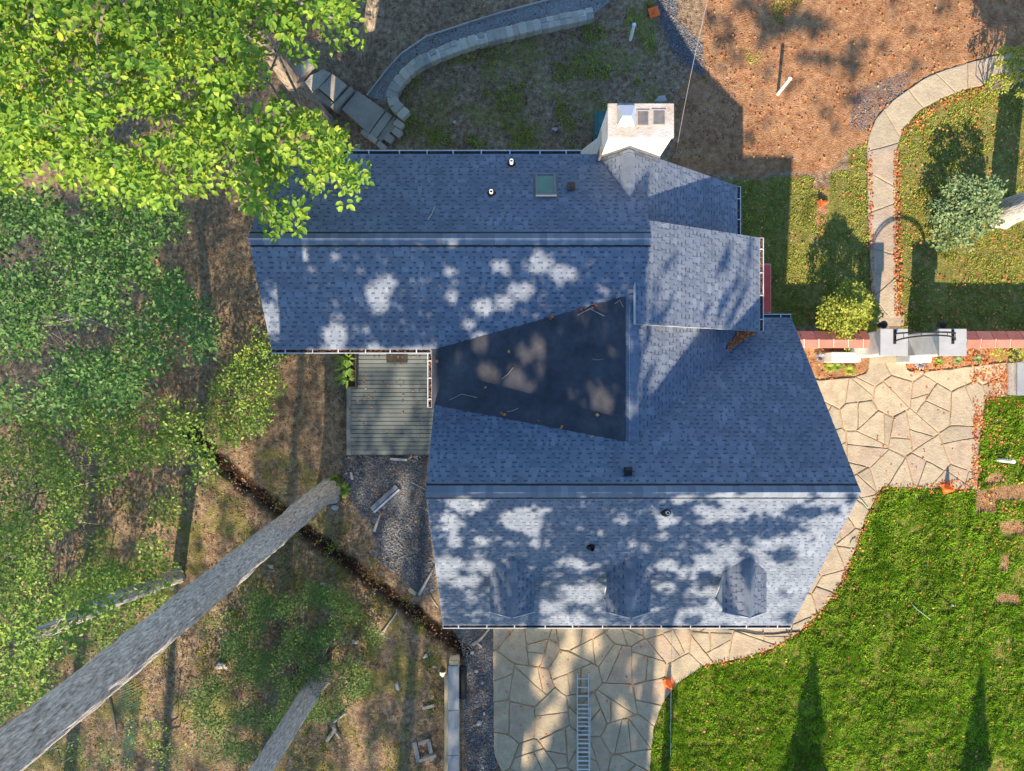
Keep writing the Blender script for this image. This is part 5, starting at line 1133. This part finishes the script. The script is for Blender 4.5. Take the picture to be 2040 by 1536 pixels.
def loose(name, label, pts, size, m, seed):
    rg = np.random.default_rng(seed); v, f = leaf_arrays(np.array(pts), rg.uniform(size[0], size[1], len(pts)), tilt=.35, aspect=.75, droop=0, rg=rg); return tag(fast(name, v, f, m), label, 'leaves', kind='stuff')
dl = []
for _ in range(85): dl.append((rng.uniform(dx0 + .1, dx1), np.clip(rng.normal(-.2, .9), dy0 + .1, 1.0), .325))
loose('deck_leaves', 'orange leaves scattered on the deck boards', dl, (.05, .095), M['fallenbrown'], 5)
gl = []
for a, b_, out, w, k in DEBRIS:
    L = (b_ - a).length
    for _ in range(int(L * 45 * k)):
        p = a.lerp(b_, random.random()) + out * random.uniform(.02, w - .04) + Vector((0, 0, -.055 + random.uniform(0, .04))); gl.append(tuple(p))
loose('gutter_leaves', 'brown leaves lying in the open gutters', gl, (.04, .07), M['fallenbrown'], 6)
vl = []
for _ in range(330):
    u = random.random() ** 1.5; y = 1.62 - u * .55 + random.uniform(-.02, .1); x = 7.05 - u * .55 + random.uniform(-.15, .55) * (1 - u); z = max(SRZ - SS * (y - SRY), 6.08 - ES * (x - 3.18)) + .04 + random.uniform(0, .05); vl.append((x, y, z))
loose('valley_leaves', 'heap of leaves caught in the roof valley below the entrance roof', vl, (.05, .10), M['fallen'], 8)
fl_ = []
def flatz(x): return 5.13 + (x + 2.26) * .89 / 5.32 + .012
for px, py in ((871, 720), (1187, 608), (1180, 614), (1100, 631), (1190, 827), (1000, 823), (1005, 826), (952, 831), (904, 813), (1073, 838), (1118, 852), (1120, 849), (967, 772), (1180, 870), (1096, 634), (1014, 700), (1150, 618), (1158, 616), (1165, 614)):
    x = (px - 1020) * 19.4 / F; z = flatz(x); p = P(px, py, z); fl_.append((p.x, p.y, z + .02))
loose('roof_leaves', 'yellow leaves lying on the dark flat roof', fl_, (.09, .14), M['fallen'], 9)
for i, (pts) in enumerate((((895, 797), (920, 785), (950, 792)), ((1000, 755), (1012, 745), (1022, 732)), ((1180, 715), (1190, 717), (1203, 715)), ((1150, 628), (1175, 615), (1205, 630)), ((1225, 605), (1235, 598), (1242, 612)), ((1010, 820), (1022, 818), (1032, 813)))):
    q = [P(x, y, flatz((x - 1020) * 19.4 / F) + .02) for x, y in pts]
    tag(MB().tube(q, .009, 5).build('twig', M['stick']), ['long twig near the lower left of the dark flat roof', 'twig beside a sun patch on the dark flat roof', 'short twig in the middle of the dark flat roof', 'twig among leaves along the upper roof edge', 'twig in the upper corner of the dark flat roof', 'twig beside yellow leaves on the lower flat roof'][i], 'twig')
q = [nnorth(x, y) + Vector((0, 0, .05)) for x, y in ((853, 438), (860, 428), (867, 413))]; tag(MB().tube(q, .014, 5).build('twig', M['stick']), 'twig lying on the shingles of the north slope', 'twig')

def pebbles(name, label, polys, size, m, seed, dz=.01):
    rg = np.random.default_rng(seed); pts = []
    for poly, n in polys:
        q = px_samples(poly, n, rg); g = at_height(q, np.zeros(len(q))); z = gz(g[:, 0], g[:, 1]); g = at_height(q, z); g[:, 2] = z + dz; pts.append(g)
    p = np.concatenate(pts); k = len(p); s = rg.uniform(size[0], size[1], k)[:, None, None]
    o8 = np.array([[1, 0, 0], [-1, 0, 0], [0, 1, 0], [0, -1, 0], [0, 0, .8], [0, 0, -.8]], float) + rg.normal(0, .2, (k, 6, 3))
    v = p[:, None, :] + o8 * s; tri = np.array([[0, 2, 4], [2, 1, 4], [1, 3, 4], [3, 0, 4]]); f = (np.arange(k)[:, None, None] * 6 + tri[None]).reshape(-1, 3)
    return tag(fast(name, v.reshape(-1, 3), f, m), label, 'gravel', kind='stuff')
pebbles('path_gravel', 'grey gravel covering the curved path', [(GPATH, 5200)], (.012, .028), M['gravel'], 41, .03)
pebbles('dark_gravel', 'dark blue-grey gravel beside house and patio', [(WGRAVEL, 6500), (SGRAVEL, 4500), ([(1300, -20), (1345, -20), (1350, 40), (1400, 90), (1400, 150), (1350, 120), (1320, 60)], 1400), ([(1692, 255), (1700, 190), (1760, 160), (1815, 140), (1800, 185), (1745, 232), (1728, 262)], 260)], (.012, .03), M['darkgravel'], 42, .02)
pebbles('yard_stones', 'small pale stones scattered over the yard', [([(800, 300), (850, 140), (1180, 45), (1300, 20), (1475, 170), (1475, 310), (1180, 300)], 1500), ([(400, 880), (700, 920), (900, 1290), (880, 1540), (420, 1540)], 1100)], (.010, .03), M['gravel'], 43, .01)

# ------------------------------------------------------------------ unseen trees south of the frame, leaves set along sun rays to shape the dapple
def surf(px, py):
    best = G(px, py)
    c = []
    q = ssouth(px, py); c.append((q, SX0 < q.x < SX1 and SYS < q.y <= SRY)); q = snorth(px, py); c.append((q, SX0 < q.x < SX1 and SRY < q.y < SYN))
    q = on_plane(px, py, NRZ, NRY, NS, -1); c.append((q, NX0 < q.x < NX1 and NRY - 2.75 < q.y <= NRY)); q = nnorth(px, py); c.append((q, NX0 < q.x < NX1 and NRY < q.y < NRY + 2.75))
    q = P(px, py, 5.6); c.append((q, -2.2 < q.x < 3.1 and -1.5 < q.y < 2.3)); q = P(px, py, 5.0); c.append((q, 3.2 < q.x < 7.4 and -1 < q.y < 4.5))
    for p, ok in c:
        if ok and p.z > best.z: best = p
    return best
def ell(*a): return a
LIT = [ell(755, 590, 20, 32), ell(768, 568, 8, 10), ell(555, 610, 16, 42), ell(575, 650, 24, 24), ell(598, 590, 8, 40), ell(667, 672, 20, 28), ell(930, 653, 14, 14), ell(1005, 600, 20, 12), ell(965, 610, 14, 18), ell(1040, 580, 22, 12), ell(1075, 520, 20, 20), ell(900, 590, 10, 9), ell(1120, 545, 25, 14), ell(1000, 530, 16, 10),
       ell(952, 703, 15, 24), ell(1043, 712, 12, 15), ell(1028, 768, 18, 28), ell(972, 770, 20, 20), ell(1055, 772, 8, 12), ell(1200, 766, 14, 24), ell(1172, 812, 13, 26), ell(1222, 822, 26, 24), ell(1070, 690, 8, 14),
       ell(925, 1000, 26, 10), ell(900, 1045, 12, 10), ell(1030, 1035, 22, 12), ell(1060, 1048, 16, 9), ell(890, 1130, 16, 16), ell(955, 1128, 22, 12), ell(925, 1158, 25, 9), ell(1075, 1080, 14, 7), ell(960, 1080, 12, 6), ell(1145, 1120, 14, 8), ell(1100, 1210, 22, 9), ell(1160, 1180, 40, 18), ell(1130, 1235, 40, 12), ell(1080, 1020, 10, 8),
       ell(785, 1090, 16, 45), ell(800, 985, 10, 34), ell(805, 760, 16, 50), ell(780, 800, 14, 24), ell(770, 870, 5, 18), ell(755, 845, 5, 14), ell(735, 1180, 20, 22), ell(745, 1235, 12, 24),
       ell(1080, 1460, 12, 40), ell(1075, 1350, 14, 40), ell(1120, 1340, 16, 50), ell(1140, 1280, 10, 30), ell(1045, 1490, 14, 30), ell(1100, 1420, 20, 20), ell(1180, 1270, 16, 24),
       ell(310, 540, 10, 40), ell(410, 560, 10, 50), ell(450, 650, 12, 40), ell(530, 620, 16, 50), ell(300, 650, 30, 50), ell(260, 700, 20, 60), ell(240, 800, 24, 70), ell(100, 960, 40, 80), ell(20, 990, 20, 60), ell(260, 870, 25, 60), ell(200, 850, 40, 40), ell(480, 930, 16, 50), ell(360, 1040, 16, 60), ell(420, 1060, 14, 60), ell(430, 1230, 14, 60), ell(310, 1230, 20, 60), ell(360, 1280, 16, 70), ell(430, 1440, 16, 70), ell(370, 1450, 14, 60), ell(300, 1380, 20, 50), ell(700, 1390, 16, 60), ell(710, 1490, 14, 60), ell(770, 1520, 14, 40), ell(655, 1290, 10, 16),
       ell(690, 160, 20, 60), ell(640, 110, 14, 60), ell(720, 60, 16, 50)]
LITX = np.array(LIT, float); LITX[:, 2:] = LITX[:, 2:] * 1.15 + 4; LITX[19:28, 2:] += 8
STREAKS = [((1258, 850), (1375, 690), 30), ((1310, 760), (1400, 660), 22), ((1330, 690), (1440, 490), 30), ((1300, 640), (1440, 470), 26), ((1400, 660), (1500, 560), 14), ((1290, 800), (1420, 650), 20), ((1360, 480), (1500, 480), 22), ((1330, 560), (1380, 470), 8), ((1490, 640), (1510, 470), 10)]
DARK = np.array([ell(1488, 1112, 16, 16), ell(1446, 1152, 9, 32), ell(1530, 1050, 70, 20), ell(1430, 1060, 70, 18), ell(1350, 1090, 60, 20), ell(1600, 1020, 40, 10), ell(1560, 1105, 24, 14), ell(1250, 1130, 36, 30), ell(1590, 1232, 40, 9), ell(1340, 1200, 60, 12)], float)
def lit(px, py, th0=None):
    w_ = 9 * mnoise.noise(Vector((px / 14, py / 14, 8.))) + 5 * mnoise.noise(Vector((px / 5, py / 5, 3.))); px0, py0 = px, py; px += w_; py += 9 * mnoise.noise(Vector((px / 13, py / 15, 18.)))
    if (((px - LITX[:, 0]) / LITX[:, 2]) ** 2 + ((py - LITX[:, 1]) / LITX[:, 3]) ** 2 < random.uniform(.55, 1.45)).any(): return True
    if (((px0 + 2 * w_ - DARK[:, 0]) / DARK[:, 2]) ** 2 + ((py - DARK[:, 1]) / DARK[:, 3]) ** 2 < random.uniform(.5, 1.5)).any(): return False
    for (x1, y1), (x2, y2), w in STREAKS:
        dx, dy = x2 - x1, y2 - y1; t = min(1, max(0, ((px - x1) * dx + (py - y1) * dy) / (dx * dx + dy * dy)))
        if math.hypot(px - x1 - t * dx, py - y1 - t * dy) < w: return True
    n = mnoise.noise(Vector((px / 42, py / 26, 2.))) + .5 * mnoise.noise(Vector((px / 16, py / 11, 6.)))
    if th0 is not None: return n > th0
    if py < 760: th = .47 if px < 1290 else -.16
    elif px < 850: th = .04 + (.42 if px > 500 else 0)
    elif py < 1250: th = .50 - .95 * float(ss(1150, 1540, px))
    else: th = .55 - .95 * float(ss(1180, 1360, px))
    return n > th
SHADE = [([(495, 470), (1296, 470), (1296, 640), (1245, 700), (1245, 860), (862, 810), (862, 690), (540, 700)], 11000), ([(1265, 445), (1512, 473), (1512, 660), (1290, 860), (1250, 860)], 3300), ([(848, 972), (1714, 972), (1575, 1250), (880, 1250)], 15000),
         ([(985, 1250), (1420, 1250), (1390, 1330), (1300, 1440), (1295, 1600), (985, 1600)], 8000), ([(-60, 380), (500, 400), (690, 700), (860, 700), (860, 1245), (985, 1250), (985, 1600), (-60, 1600)], 20000), ([(560, -40), (760, -40), (760, 180), (680, 300), (560, 200)], 3000), ([(1380, -60), (1520, -60), (1540, 60), (1500, 150), (1420, 90)], 1500), ([(1500, 30), (1590, 0), (1670, 60), (1590, 66), (1520, 80)], 420, .3), ([(1562, 128), (1590, 106), (1640, 112), (1662, 140), (1640, 128), (1600, 122)], 220, .3), ([(1920, -80), (2100, -80), (2080, 40), (2030, 20), (2000, 70), (1960, 50)], 1200, .3), ([(1660, 110), (1720, 120), (1700, 160)], 160, .3), ([(1480, -40), (2060, -40), (2000, 100), (1850, 140), (1720, 250), (1480, 300)], 5200, -.42)]
def shade_trees():
    rg = np.random.default_rng(77); acc = []
    for poly, n, *th0 in SHADE:
        for px, py in px_samples(poly, int(n * 1.7), rg):
            if lit(px, py, *th0): continue
            s = surf(px, py); zt = rg.uniform(max(11., s.z + 4), 19.5)
            for _ in range(4):
                p = s + SUNV * ((zt - s.z) / SUNV.z)
                if abs(p.x) > .7286 * (H - zt) * 1.1 + 2.2 or abs(p.y) > .5486 * (H - zt) * 1.1 + 2.2: acc.append(tuple(p)); break
                zt = min(zt + 2.5, 21.5)
    acc = np.array(acc); trunks = [(-14, -27), (-9.5, -20), (-5, -25), (-.5, -19), (3.5, -24), (2, -37), (-17, -20)]
    labels = ['tall broadleaf far to the south-west beyond the frame', 'tall broadleaf south of the leaning trunk beyond the frame', 'tall broadleaf behind the wood south of the house', 'tall broadleaf standing south of the patio', 'tall broadleaf far south of the ladder', 'tall broadleaf south of the lawn', 'tall broadleaf west of the netting']
    own = np.argmin(np.stack([np.hypot(acc[:, 0] - a, acc[:, 1] - b) for a, b in trunks], 1), 1)
    for i, (a, b) in enumerate(trunks):
        k = acc[own == i]
        if len(k) < 30: continue
        base = Vector((a, b, float(gz(a, b)))); t = empty('tree', base, labels[i], 'tree', 'tall trees south of the house')
        bark_tube('trunk', [base - Vector((0, 0, .3)), base + Vector((.2, .1, 8)), base + Vector((.1, .4, 16))], [.30, .22, .06], M['bark'], t, around=16, step=.6, flare=.3, seed=i)
        v, f = leaf_arrays(k, rg.uniform(.13, .20, len(k)), tilt=.5, aspect=.75, rg=rg, updir=np.array(SUNV)[None] * 1.2); tag(fast('foliage', v - np.array(base), f, M['leaf2'], t), kind='stuff')
shade_trees()
def cypress(label, px, py, h, r, seed):
    "narrow evergreen south of the lawn; px, py is where the tip of its shadow falls"
    tip = G(px, py); base = tip - Vector((SUN_T * SUN_L * h, SUN_L * h, 0)); base.z = 0; t = empty('cypress', base, label, 'tree', 'cypresses south of the lawn'); rg = np.random.default_rng(seed); n = 22000
    z = h * (1 - rg.uniform(0, 1, n) ** .55); rr = r * np.minimum(1, ((h - z) / 2.9) ** .8) * rg.uniform(.45, 1.08, n); a = rg.uniform(0, 2 * np.pi, n)
    rr = rr * np.array([1 + .45 * mnoise.noise(Vector((math.cos(q) * 1.6, math.sin(q) * 1.6, w * 1.7 + seed))) for q, w in zip(a, z)]); pos = np.stack([base.x + np.cos(a) * rr, base.y + np.sin(a) * rr, np.maximum(z, .1)], 1); foliage('foliage', pos, rg.uniform(.12, .2, n), M['leaf3'], t, tilt=.8, rg=rg)
    limbs('trunk', [([base, base + Vector((0, 0, h * .92))], .12, .02)], M['bark2'], t)
cypress('narrow cypress casting a pointed shadow on the lawn near the patio', 1622, 1296, 6.4, .74, 3); cypress('narrow cypress casting the right-hand pointed shadow on the lawn', 1956, 1330, 6.2, .6, 4)
lp = G(1337, 1380); po_ = lp - Vector((SUN_T * SUN_L * 3.2, SUN_L * 3.2, 0))
t = empty('lamp_post', po_, 'dark garden lamp post beyond the lower edge', 'lamp post'); MB().lathe(po_, [(.18, 0), (.15, 3.0)], 12).build('post', M['iron'], t); MB().lathe(po_ + Vector((0, 0, 3.0)), [(.12, 0), (.24, .1), (.24, .35), (.05, .5)], 14).build('lamp', M['iron'], t)
